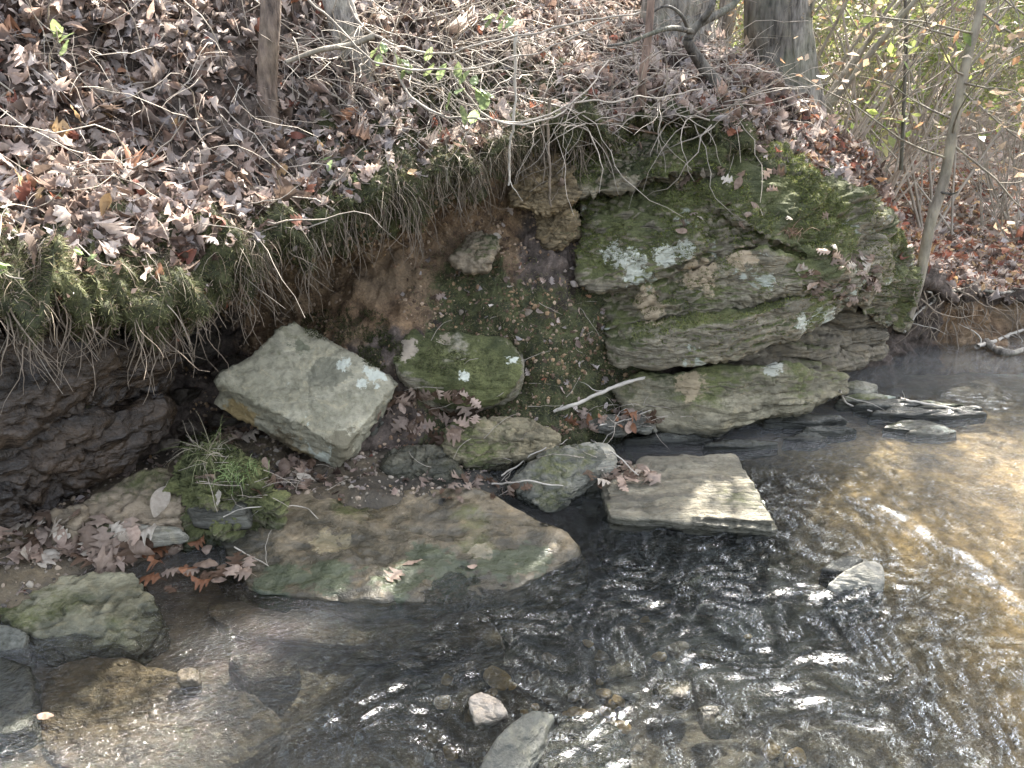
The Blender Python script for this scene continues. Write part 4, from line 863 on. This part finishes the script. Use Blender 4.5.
def tree(label, base, pts, rad, mat, group=None, branches=0, blen=.8, brad=.012, leaves=0, leafcols=None, leafsize=.05, seed=0, name='tree', cat='tree', sides=16, amp=.1, start=.3, depth=1, nb=5, updir=.3, leafmat=None):
    rng = np.random.default_rng(seed); root = empty(name, base, label, cat, group)
    tb = TB(); pp = cr(pts, 8); rad_ = np.interp(np.linspace(0, 1, len(pp)), np.linspace(0, 1, len(rad)), rad); bark_trunk(tb, pp, rad_, sides, seed, amp)
    V, F = tb.arrays(); place_mesh('trunk', V, F, mat, parent=root)
    if branches:
        tb = TB(); tips = []
        for _ in range(branches):
            i = int(rng.uniform(start, .97) * (len(pp) - 1)); d = rng.normal(size=3) * [1, 1, .5]; d[2] += updir
            grow(tb, pp[i], d, blen * rng.uniform(.5, 1.2), min(brad, rad_[i] * .6), depth, rng, .13, .01, nb, 4, tips, 6, .6)
        V, F = tb.arrays(); place_mesh('branches' if not leaves else 'crown', V, F, mat, parent=root)
        if leaves:
            tp = np.array(tips)[rng.integers(0, len(tips), leaves)] + rng.normal(size=(leaves, 3)) * .04
            V, F, ids = scatter_leaves(tp, np.tile([0, 0, 1.0], (leaves, 1)), rng.uniform(.6, 1.2, leaves) * leafsize, ['oval', 'diamond'] if leafsize < .0 else ['diamond'], rng, .8, .3, .01)
            lc = np.array(leafcols)[rng.integers(0, len(leafcols), leaves)] * rng.uniform(.7, 1.2, (leaves, 1))
            o = place_mesh('foliage', V, F, leafmat or M_GREEN, parent=root, attrs={'Col': lc[ids]}); o['kind'] = 'stuff'
    return root
def up_from(px, py, *wp, extra=None):
    return [on(px, py, -.05)] + list(wp)
# left sapling
b0 = on(268, 130, -.03); Y0 = b0.y
tree('brown sapling trunk rising from the left slope just above the moss', b0, [b0, P(267, 90, Y0), P(271, 0, Y0 + .02), P(272, -150, Y0 + .1), P(290, -500, Y0 + .4), P(300, -900, Y0 + .5)], [.05, .038, .036, .034, .026, .012], B_brown, branches=8, blen=1.0, start=.75, seed=3, sides=18, amp=.10, depth=2)
# broken grey trunk behind it
b0 = on(368, 95, -.03); Y0 = b0.y
st = empty('dead_stump', b0, 'leaning weathered grey split trunk right of the brown sapling', 'dead trunk')
tb = TB()
for k in range(7):
    o_ = (k - 3) * 4; bark_trunk(tb, cr([P(366 + o_ * .7, 100, Y0), P(352 + o_, 50, Y0 + .02), P(335 + o_, -10, Y0 + .08), P(322 + o_ * 1.3, -70 - k * 5, Y0 + .15)], 6), np.array([.018] * 12 + [.014, .012, .011, .01, .009, .007, .004]), 8, k, .25)
V, F = tb.arrays(); place_mesh('trunk', V, F, B_grey, parent=st)
tb = TB(); tb.tube(cr([P(286, 62, Y0 - .35), P(320, 50, Y0 - .3), P(350, 45, Y0 - .22), P(374, 36, Y0 - .2)], 6), np.linspace(.008, .013, 19), 10)
tb.tube(cr([P(348, 46, Y0 - .22), P(343, 52, Y0 - .24), P(336, 60, Y0 - .28)], 4), np.linspace(.006, .002, 9), 6)
V, F = tb.arrays(); tag(place_mesh('fallen_branch', V, F, B_pale), 'short pale broken branch lying across the slope beside the brown sapling', 'branch')
# trees at the crest
b0 = on(672, 62, -.08); Y0 = b0.y + .25
tree('thick grey tree trunk at the top of the bank behind the dark twisted limbs', b0, [P(675, 75, Y0), P(676, 20, Y0), P(682, -60, Y0), P(690, -500, Y0 + .3)], [.24, .19, .18, .15], B_grey, seed=5, sides=40, amp=.08)
b0 = on(782, 98, -.1); Y0 = b0.y + .3
tree('big dark furrowed trunk on the crest of the bank', b0, [P(770, 112, Y0), P(769, 50, Y0), P(767, -30, Y0), P(765, -500, Y0 + .3)], [.17, .125, .12, .10], B_dark, seed=6, sides=40, amp=.10)
tree('pale grey trunk pressed against the big dark furrowed one', b0, [P(800, 112, Y0 + .05), P(794, 50, Y0 + .05), P(792, -30, Y0 + .1), P(800, -500, Y0 + .3)], [.14, .105, .10, .08], B_grey, seed=16, sides=40, amp=.12)
tree('slim grey trunk between the two big crest trees', on(722, 60, -.1), [P(724, 85, 6), P(722, 40, 6), P(730, -20, 6), P(740, -400, 6.3)], [.08, .065, .06, .04], B_grey, seed=26, sides=20, amp=.08)
# dark twisted limbs in front of the grey tree
Yl = 3.9
tw = empty('twisted_limb', P(700, 75, Yl), 'dark twisted bare limb arching over the top of the bank', 'limb'); tb = TB()
tb.tube(cr([P(716, 85, Yl + .05), P(700, 62, Yl), P(688, 42, Yl - .05), P(692, 32, Yl - .05), P(702, 22, Yl - .05), P(722, 12, Yl), P(738, -2, Yl + .05), P(750, -40, Yl + .1)], 6), np.interp(np.linspace(0, 1, 43), [0, .3, 1], [.034, .022, .014]), 10)
tb.tube(cr([P(700, 24, Yl - .05), P(712, 5, Yl - .1), P(718, -30, Yl)], 6), np.linspace(.018, .012, 13), 8)
tb.tube(cr([P(694, 32, Yl - .05), P(672, 28, Yl - .2), P(650, 34, Yl - .3), P(630, 42, Yl - .35), P(608, 46, Yl - .4)], 6), np.linspace(.013, .005, 25), 8)
tb.tube(cr([P(690, 36, Yl - .05), P(682, 16, Yl - .15), P(666, 6, Yl - .2), P(650, 14, Yl - .2)], 6), np.linspace(.010, .004, 19), 7)
V, F = tb.arrays(); place_mesh('stem', V, F, B_dark, parent=tw)
Yr = on(606, 133, 0).y
tb = TB(); bark_trunk(tb, cr([on(600, 140, -.05), on(610, 131, .0), on(622, 122, .02), on(635, 108, .05), P(642, 80, Yr + .1), P(648, 40, Yr + .15), P(652, -10, Yr + .2), P(660, -100, Yr + .3)], 6), np.interp(np.linspace(0, 1, 43), [0, .2, .5, 1], [.016, .026, .02, .014]), 10, 2, .15)
for dx, dy in ((-18, 14), (20, 20), (-26, -4), (36, 8)): tb.tube(cr([on(622, 122, .02), on(622 + dx * .5, 122 + dy * .4, .02), on(622 + dx, 122 + dy + 6, .01)], 5), np.linspace(.012, .004, 11), 6)
V, F = tb.arrays(); r_ = empty('sapling', on(606, 135), 'reddish brown sapling with thick exposed root at the bank edge above the moss', 'sapling'); place_mesh('trunk', V, F, bark_mat('red_bark', (.09, .06, .045), (.22, .15, .11)), parent=r_)
# right leaning sapling with orange leaves
b0 = on(912, 318, -.06)
Y0 = 4.15
rt = tree('slender pale leaning tree at the corner of the outcrop with orange leaves', P(905, 325, Y0), [P(904, 325, Y0), P(918, 285, Y0), P(930, 225, Y0), P(944, 180, Y0 + .02), P(955, 120, Y0 + .05), P(967, 60, Y0 + .1), P(982, 0, Y0 + .15), P(1000, -120, Y0 + .3), P(1010, -330, Y0 + .5)], [.034, .028, .027, .027, .024, .022, .02, .016, .010], B_pale, branches=24, blen=.9, brad=.006, leaves=700,
          leafcols=[(.60, .45, .30), (.64, .52, .38), (.55, .34, .2), (.66, .58, .46)], leafsize=.06, seed=8, sides=16, amp=.08, start=.42, depth=2, nb=4, updir=.15)
tb = TB(); tb.tube(cr([P(940, 192, Y0), P(951, 194, Y0 - .05), P(958, 192, Y0 - .08)], 5), np.linspace(.009, .003, 11), 6); V, F = tb.arrays(); place_mesh('stub', V, F, B_dark, parent=rt)
# dark thin stem
tree('thin straight dark stem on the crest left of the slender pale tree', on(900, 160, -.02), [P(901, 170, 4.9), P(904, 100, 4.9), P(906, 40, 4.9), P(905, -60, 4.9), P(912, -300, 5)], [.012, .011, .010, .009, .005], B_dark, seed=12, sides=8, branches=5, blen=.5, brad=.004, start=.2)

# multi-stem shrubs at the crest
def shrub(label, base, nst, L, r0, seed, lean=(0, 0, 1), group=None, leaves=0, cols=None, ls=.05, depth=2, nb=4, mat=None, name='shrub', spread=.45, wob=.1):
    rng = np.random.default_rng(seed); root = empty(name, base, label, 'shrub', group); tb = TB(); tips = []
    for _ in range(nst):
        d = np.array(lean) + rng.normal(size=3) * spread * np.array([1, 1, .3]); grow(tb, np.array(base) + rng.normal(size=3) * [.06, .06, 0], d, L * rng.uniform(.7, 1.2), r0 * rng.uniform(.6, 1.1), depth, rng, wob, .03, nb, 5, tips, 8, .5, .9, .2)
    V, F = tb.arrays(); place_mesh('stems', V, F, mat or M_TWIG, parent=root)
    if leaves:
        tp = np.array(tips)[rng.integers(0, len(tips), leaves)] + rng.normal(size=(leaves, 3)) * .03
        V, F, ids = scatter_leaves(tp, np.tile([0, 0, 1.0], (leaves, 1)), rng.uniform(.6, 1.2, leaves) * ls, ['diamond'], rng, .8, .3, .01)
        lc = np.array(cols)[rng.integers(0, len(cols), leaves)] * rng.uniform(.7, 1.2, (leaves, 1))
        o = place_mesh('foliage', V, F, M_GREEN, parent=root, attrs={'Col': lc[ids]}); o['kind'] = 'stuff'
    return root
YG = [(.34, .42, .12), (.44, .50, .18), (.52, .50, .22), (.24, .32, .10)]; ORG = [(.58, .42, .26), (.60, .48, .32), (.5, .32, .18), (.58, .52, .38)]
shrub('fan of bare grey stems growing beside the pale crest trunk', P(808, 118, 4.75), 7, 2.2, .017, 31, (.35, .1, 1), mat=B_pale, spread=.4)
shrub('arching bare shrub right of the fan of grey stems', P(845, 150, 5.0), 8, 1.9, .010, 32, (.3, .1, 1))
shrub('bare twiggy shrub left of the slender pale leaning tree', P(880, 200, 5.3), 8, 1.7, .009, 33, (.2, .1, 1))
protosh = [shrub('bare tangle of fine twigs in the sunlit understorey beyond the crest', (2.5, 7.5, .35), 7, 2.2, .0075, 40, depth=2, nb=5, group='bare bushes beyond the crest'),
           shrub('tall thin leafy green bush in the sunlit understorey beyond the crest', (4.0, 9.0, .4), 6, 3.2, .010, 41, leaves=3000, cols=YG, ls=.062, depth=2, nb=5, group='green bushes beyond the crest'),
           shrub('bush with pale orange leaves in the sunlit understorey beyond the crest', (3.2, 8.0, .4), 6, 2.4, .009, 42, leaves=800, cols=ORG, ls=.055, depth=2, nb=5, group='orange bushes beyond the crest')]
rg = random.Random(21)
for k in range(74):
    pr_ = protosh[rg.choices([0, 1, 2], [3.2, 5, 1.6])[0]]
    y = rg.uniform(5.8, 17); x = rg.uniform(.12, .78) * y + rg.uniform(-.3, .3)
    z = float(FG[np.argmin(np.abs(gy[:, 0] - y)), np.argmin(np.abs(gx[0] - x)), 2]) - .03
    copy_thing(pr_, (x, y, z), rg.uniform(0, 6.28), rg.uniform(.6, 1.3) * (1 + max(0, y - 9) * .05))
for k in range(8):
    y = rg.uniform(6.5, 10); x = rg.uniform(.0, .3) * y; z = float(FG[np.argmin(np.abs(gy[:, 0] - y)), np.argmin(np.abs(gx[0] - x)), 2])
    copy_thing(protosh[0], (x, y, z + .6), rg.uniform(0, 6.28), .9)
# forest trees behind
ft = [tree('tall thin forest tree with sparse yellow green foliage on the far slope', (6, 14, .8), [(6, 14, .6), (6.05, 14, 3), (5.9, 14.1, 6), (6.1, 14, 11)], [.14, .11, .08, .02], B_grey, branches=30, blen=2.6, brad=.03, leaves=3800, leafcols=YG, leafsize=.12, seed=61, sides=9, start=.15, depth=2, nb=4, group='leafy forest trees on the far slope'),
      tree('tall bare grey forest tree on the far slope', (9, 18, 1.8), [(9, 18, 1.5), (9, 18, 4), (9.1, 18.1, 8), (9, 18, 13)], [.16, .13, .09, .02], B_grey, branches=34, blen=2.6, brad=.03, seed=62, sides=9, start=.2, depth=2, nb=4, group='bare forest trees on the far slope')]
for k in range(34):
    y = rg.uniform(11, 36); x = rg.uniform(.0, .85) * y
    z = float(FG[np.argmin(np.abs(gy[:, 0] - y)), np.argmin(np.abs(gx[0] - x)), 2])
    src = ft[0 if rg.random() < .55 else 1]; base_z = .8 if src is ft[0] else 1.8
    copy_thing(src, (x, y, z - .1), rg.uniform(0, 6.28), rg.uniform(.8, 1.5))

# vines and green sprigs in the middle
tb = TB(); rv = np.random.default_rng(77)
def vine(label, pts, r=.004, mat=M_TWIG, name='vine', cat='vine'):
    tb = TB(); q = cr(pts, 14); rr0 = np.interp(np.linspace(0, 1, len(q)), np.linspace(0, 1, np.size(r)), np.atleast_1d(r)); L = np.linalg.norm(q[-1] - q[0]); rg_ = np.random.default_rng(len(label) * 7)
    am = min(.012, L * .035)
    q = q + np.stack([fbm(q, 7, 3, off=k * 9.1) for k in range(3)], 1) * am; rr0 = rr0 * (1 + .35 * fbm(q, 22, 2)) * np.linspace(1.15, .75, len(q))
    tb.tube(q, rr0, 7)
    for k in range(int(L * 7)):
        i = rg_.integers(2, len(q) - 2); tb.tube(wander(q[i], rg_.normal(size=3), rg_.uniform(.04, .22), 6, .2, rg_, -.03), np.linspace(rr0[i] * .5, .0006, 7), 4)
    V, F = tb.arrays(); return tag(place_mesh(name, V, F, mat), label, cat)
vine('long looping vine sagging from the grey split trunk toward the notch', [P(345, -10, 3.3), P(350, 10, 3.3), P(375, 35, 3.25), P(430, 55, 3.15), P(480, 45, 3.1), P(560, 25, 3.2), P(640, 10, 3.3)], .0045)
vine('thin vine hanging in a deep loop above the soil notch', [P(395, 50, 3.15), P(400, 85, 3.1), P(430, 110, 3.05), P(480, 122, 3.05), P(530, 122, 3.1), P(570, 105, 3.2), P(640, 98, 3.3), P(700, 90, 3.5)], .0042)
vine('slack vine crossing the notch below the deep loop', [P(450, 70, 3.1), P(480, 112, 3.05), P(510, 126, 3.05), P(545, 120, 3.1), P(580, 98, 3.2), P(610, 60, 3.4)], .0038)
vine('bare vine crossing the upper slope in front of the brown litter', [P(300, -10, 3.0), P(380, 62, 3.05), P(470, 68, 3.1), P(540, 50, 3.2), P(610, 20, 3.3)], .0036)
vine('pale straight hanging root left of the frayed strands', [P(516, 30, 3.2), P(515, 80, 3.2), P(512, 130, 3.2), P(508, 186, 3.2)], .0062, M_PALE, 'hanging_root', 'root')
vine('frayed tan root strand hanging in the notch', [P(549, 98, 3.35), P(548, 130, 3.35), P(550, 170, 3.35), P(551, 205, 3.38)], .0065, M_ROOT, 'hanging_root', 'root')
vine('thin tan root beside the frayed strand', [P(543, 98, 3.36), P(544, 140, 3.36), P(543, 182, 3.36)], .004, M_ROOT, 'hanging_root', 'root')
tb = TB()
for k in range(760):
    px, py = (rv.uniform(330, 780), rv.uniform(-10, 128)) if k < 670 else (rv.uniform(-10, 340), rv.uniform(-10, 230)); q = hit(px, py)[0]
    if q is None: continue
    q = np.array(q) + np.array([0, -.02, .0])
    tb.tube(wander(q, (rv.normal() * .9, -.5, rv.normal() * .5 + .2), rv.uniform(.2, .7), 9, .25, rv, -.06), np.linspace(rv.uniform(.0015, .0042), .0008, 10), 4)
V, F = tb.arrays(); tag(place_mesh('brush', V, F, M_TWIG, base=(0, 3, 0)), 'tangle of thin dead stems and vines over the top of the slope', 'brush', None, 'stuff')
def sprig(label, px, py, Y, n, size, seed, ci=5):
    rng = random.Random(seed); root = empty('green_sprig', P(px, py, Y), label, 'plant'); tb = TB()
    pts = cr([P(px - 20, py - 18, Y + .03), P(px, py, Y), P(px + 18, py + 4, Y - .02)], 5); tb.tube(pts, .0018, 5); V, F = tb.arrays(); place_mesh('stem', V, F, M_TWIG, parent=root)
    for i in range(n):
        q = pts[rng.randrange(len(pts))]; o = bpy.data.objects.new('leaf', leafmesh('oval', ci, rng.randrange(4))); C.objects.link(o); o.parent = root
        s = size / FPX * Y * .75; o.scale = (s, s, s); o.location = Vector(q) - root.location + Vector((rng.uniform(-1, 1), rng.uniform(-.5, .5), rng.uniform(-1, .3))) * s * .7
        o.rotation_euler = (rng.uniform(.2, 1.3), rng.uniform(-.5, .5), rng.uniform(0, 6.3))
PALG = (.42, .5, .36)
sprig('sprig of bright green leaves hanging by the deep vine loop', 425, 72, 3.1, 5, 22, 1)
sprig('single bright leaf sprig right of the hanging green one', 458, 72, 3.1, 2, 20, 2)
sprig('green sprig high in the brush at the top of the slope', 500, 22, 3.2, 6, 18, 3)
sprig('pale green sprig in front of the mossy hollow edge', 478, 88, 3.05, 6, 22, 4)
sprig('low green sprig with level leaves above the lip', 462, 102, 3.05, 4, 26, 5)
sprig('small green sprig in the litter at the upper left', 50, 30, 2.75, 4, 24, 6)
sprig('broad round green leaves at the left edge of the lip', 6, 275, 1.85, 4, 30, 7)
sprig('small green plant on the lip left of the hollow', 98, 262, 2.05, 4, 14, 8)
sprig('green leafy sprig on the moss right of the sapling', 352, 180, 2.95, 5, 16, 9)
sprig('pale green sprig beside the grey split trunk', 390, 62, 3.1, 4, 18, 10)
# more fine litter: pale stick
l1 = on(551, 415, .02); 
vine('long bare pale stick leaning from the rocks toward the outcrop foot', [l1, P(580, 404, l1.y - .0), P(608, 390, l1.y + .06), P(632, 381, l1.y + .12), P(655, 375, l1.y + .16)], np.interp(np.linspace(0, 1, 33), [0, 1], [.007, .010]), M_PALE, 'stick', 'stick')
for pts, la, r in (([(500,478),(520,462),(545,450),(568,440)], 'pale twig lying across the long tan boulder', .003), ([(490,486),(530,484),(560,486)], 'short pale twig by the triangular rock', .0035), ([(590,440),(612,455),(640,478)], 'thin twig slanting onto the flat slab', .003),
                   ([(600,470),(625,468),(655,474)], 'twig lying along the near edge of the flat slab', .003), ([(225,515),(260,505),(300,510),(320,520)], 'thin curved twig on the broad wet slab', .002), ([(235,550),(260,562),(270,570)], 'short straight twig in the shallows', .002),
                   ([(600,425),(625,420),(650,412)], 'twig in the drift beneath the outcrop', .003), ([(900,400),(925,405),(960,412)], 'pale driftwood stick among the flat shards', .006), ([(838,392),(846,402),(872,410)], 'forked pale stick at the outcrop corner', .005)):
    vine(la, [on(*q, .012) for q in pts], r, M_PALE, 'twig', 'twig')
# far bank roots and driftwood
tb = TB(); rv = np.random.default_rng(5)
for k in range(70):
    px = rv.uniform(915, 1040); py = rv.uniform(285, 330); q = np.array(on(px, py, .02)); tb.tube(wander(q, (rv.normal() * .6, -.5, -.6), rv.uniform(.1, .4), 8, .3, rv, -.03), np.linspace(rv.uniform(.002, .006), .001, 9), 5)
V, F = tb.arrays(); tag(place_mesh('root_tangle', V, F, M_ROOT, base=(2.5, 4.2, 0)), 'tangled roots hanging from the low dirt bank at far right', 'roots', None, 'stuff')
for pts, la, r in (([(905,330),(918,312),(932,300),(925,290)], 'crooked pale root at the outcrop corner', .007), ([(975,350),(1000,338),(1030,328)], 'pale stick propped against the low dirt bank', .012), ([(930,300),(960,292),(1000,294),(1030,290)], 'long bare root along the top of the low dirt bank', .012),
                   ([(985,345),(1005,356),(1030,352)], 'dark driftwood branch at the foot of the low dirt bank', .02)):
    vine(la, [on(*q, .02) for q in pts], r, M_PALE if 'pale' in la else B_grey, 'driftwood' if 'drift' in la else 'root', 'driftwood' if 'drift' in la else 'root')
# debris on the lower bank
tb = TB()
for k in range(90):
    px = rv.choice([rv.uniform(420, 600), rv.uniform(200, 330), rv.uniform(590, 680)]); py = rv.uniform(300, 480) if 420 < px < 600 else (rv.uniform(455, 500) if px < 400 else rv.uniform(405, 430))
    q = hit(px, py)[0]
    if q is None or q.z < .01: continue
    tb.tube(wander(np.array(q) + [0, -.01, .012], (rv.normal(), rv.normal() * .3 - .1, rv.normal() * .3), rv.uniform(.05, .2), 6, .15, rv, -.04), np.linspace(.0016, .0007, 7), 4)
V, F = tb.arrays(); tag(place_mesh('twig_debris', V, F, M_TWIG, base=(0, 3, 0)), 'fine twig debris strewn on the soil and between the rocks', 'twigs', None, 'stuff')
# grass tuft on the moss mound
def tuft(label, px, py, n, L, cols, seed, base_spread=.03, droop=.25):
    rng = np.random.default_rng(seed); c0 = np.array(on(px, py, 0)); pos = c0 + rng.normal(size=(n, 3)) * [base_spread, base_spread, .004]
    V, F, ids = blades(pos, np.array([-.2, -.4, .8]) + rng.normal(size=(n, 3)) * .7, rng.uniform(.4, 1, n) * L, np.full(n, .0016), np.full(n, droop), 7, rng)
    cc = np.array(cols)[rng.integers(0, len(cols), n)]
    o = place_mesh('grass_tuft', V, F, M_STRAW, attrs={'Col': cc[ids]}, base=c0); tag(o, label, 'grass tuft')
tuft('drooping tuft of pale dry grass on the moss mound', 208, 452, 160, .17, [(.45, .42, .3), (.3, .33, .18), (.52, .5, .4), (.2, .25, .1)], 1)
tuft('small green grass tuft at the right of the moss mound', 240, 470, 120, .09, [(.12, .17, .06), (.2, .24, .1)], 2)
tuft('clump of dry reddish weed hanging on the outcrop face', 790, 232, 90, .12, [(.35, .2, .14), (.45, .3, .22), (.3, .22, .15)], 3, .02, .35)
tuft('dry wispy weed clump by the flat slab', 636, 474, 60, .09, [(.45, .36, .28), (.4, .28, .2)], 4, .03, .3)
# moss fuzz on the mound and on the block's right shoulder
def fuzz(name, spec, n, label, hgt=.02):
    pos, nor = [], []
    rng = random.Random(n)
    while len(pos) < n:
        cx, cy, rx, ry = rng.choice(spec); a, r = rng.uniform(0, 6.283), math.sqrt(rng.random()); l, nn = hit(cx + rx * r * math.cos(a), cy + ry * r * math.sin(a))
        if l is None: continue
        pos.append(l[:]); nor.append(nn[:])
    pos, nor = np.array(pos), np.array(nor); k = fbm(pos, 14, 3) > -.12; pos, nor = pos[k], nor[k]
    V, F, ids = blades(pos, nor + RNG.normal(size=pos.shape) * .7, RNG.uniform(.3, 1, len(pos)) * hgt, np.full(len(pos), .0014), np.full(len(pos), .12), 2)
    mc = np.array([(.06, .08, .03), (.09, .115, .035), (.13, .15, .05), (.05, .055, .03), (.14, .12, .08)])[RNG.integers(0, 5, len(pos))]
    stuff(name, V, F, M_MOSS, mc[ids], label, 'moss')
fuzz('moss_patch', [(245, 475, 36, 22), (210, 445, 30, 12)], 6000, 'bright moss fuzz on the low mound by the tilted block')
fuzz('moss_patch', [(345, 325, 45, 18), (380, 350, 22, 18)], 7000, 'dark moss creeping over the upper edge of the pale tilted block')
fuzz('moss_patch', [(470, 370, 42, 22), (440, 358, 30, 16)], 4000, 'green moss over the face of the lichen-spotted boulder', .009)


# ------------------------------------------------------------------ crumbs of soil and gravel
def crumbs(name, pos, size, cols, mat, label, cat):
    V0, F0 = ico(1); n = len(pos); sc3 = RNG.uniform(.6, 1.3, (n, 1, 3)) * size[:, None, None]
    V = V0[None] * sc3 * (1 + RNG.normal(size=(n, len(V0), 1)) * .16) + pos[:, None]
    F = (F0[None] + (np.arange(n) * len(V0))[:, None, None]).reshape(-1, 3)
    o = place_mesh(name, V.reshape(-1, 3), F, mat, smooth=False, base=(0, 3, 0), attrs={'Col': np.repeat(np.array(cols)[RNG.integers(0, len(cols), n)] * RNG.uniform(.7, 1.2, (n, 1)), len(V0), 0)}); tag(o, label, cat, None, 'stuff')
m, t, b = nmat('crumb'); t.links.new(N(t, 'ShaderNodeAttribute', attribute_name='Col').outputs['Color'], b.inputs['Base Color'])
cw = (cR > .9) * (cR < 4.2) * (cS > 180) * (cS < 660) * inview * 1.0
p_, n_, r_, s_ = sample_bank(9000, cw * sstep(-.6, .5, fbm(cP, 5, 3, off=55).reshape(cR.shape)) + 1e-9, RNG)
crumbs('soil_crumbs', p_, .002 + .010 * RNG.random(len(p_)) ** 3, [(.16, .10, .06), (.24, .16, .09), (.09, .06, .04), (.3, .22, .15)], m, 'crumbly clods and grit on the bare earth of the bank', 'soil')
k = RNG.choice(bx.size, 9000, p=(lambda q: q / q.sum())((((bz.ravel() > .0) & (by.ravel() < 3.3) & (bx.ravel() < .5)) + .0) * 1.0))
p_ = bedV.reshape(-1, 3)[k] + RNG.uniform(-.01, .01, (len(k), 3)) * [1, 1, .2]
crumbs('shore_gravel', p_, .002 + .011 * RNG.random(len(p_)) ** 3, [(.16, .13, .10), (.22, .19, .15), (.07, .06, .05), (.28, .22, .16)], m, 'dark grit and gravel packed between the shore rocks', 'gravel')
p_ = bedV.reshape(-1, 3)[k[:2600]] + RNG.uniform(-.02, .02, (2600, 3)) * [1, 1, 0]
V, F, ids = scatter_leaves(p_, np.tile([0, 0, 1.0], (2600, 1)), RNG.uniform(.01, .05, 2600), ['oval', 'thin', 'oak'], RNG, .35, .5, .012)
stuff('shore_litter', V, F, M_LEAF, (leaf_cols(2600, RNG, .05) * .7)[ids], 'matted wet leaf scraps between the shore rocks')

# labels: name the look-alikes by what they stand beside
def relabel():
    bands = [(0, 'behind the crest trunks'), (820, 'between the crest trunks and the thin dark stem'), (905, 'between the thin dark stem and the slender pale tree'), (960, 'right of the slender pale tree')]
    by = {}
    for o in C.objects:
        g_ = o.get('group')
        if o.parent is None and g_ in ('bare bushes beyond the crest', 'green bushes beyond the crest', 'orange bushes beyond the crest', 'leafy forest trees on the far slope', 'bare forest trees on the far slope'):
            px, _ = project(np.array([[o.location.x, o.location.y, o.location.z + 1]])); b_ = max(i for i, q in enumerate(bands) if px[0] >= q[0])
            by.setdefault((g_, b_), []).append(o)
    base = {'bare bushes beyond the crest': 'bare tan twiggy bush', 'green bushes beyond the crest': 'yellow green leafy bush', 'orange bushes beyond the crest': 'bush with pale orange leaves', 'leafy forest trees on the far slope': 'thin leafy forest tree', 'bare forest trees on the far slope': 'bare grey forest tree'}
    for (g_, b_), os_ in by.items():
        os_.sort(key=lambda o: o.location.y); n = len(os_)
        for i, o in enumerate(os_):
            d_ = 'nearest' if i == 0 else 'farthest' if i == n - 1 else 'near' if i < n / 3 else 'mid-distance' if i < 2 * n / 3 else 'far'
            o['label'] = f"{d_} {base[g_]} {bands[b_][1]}"
relabel()
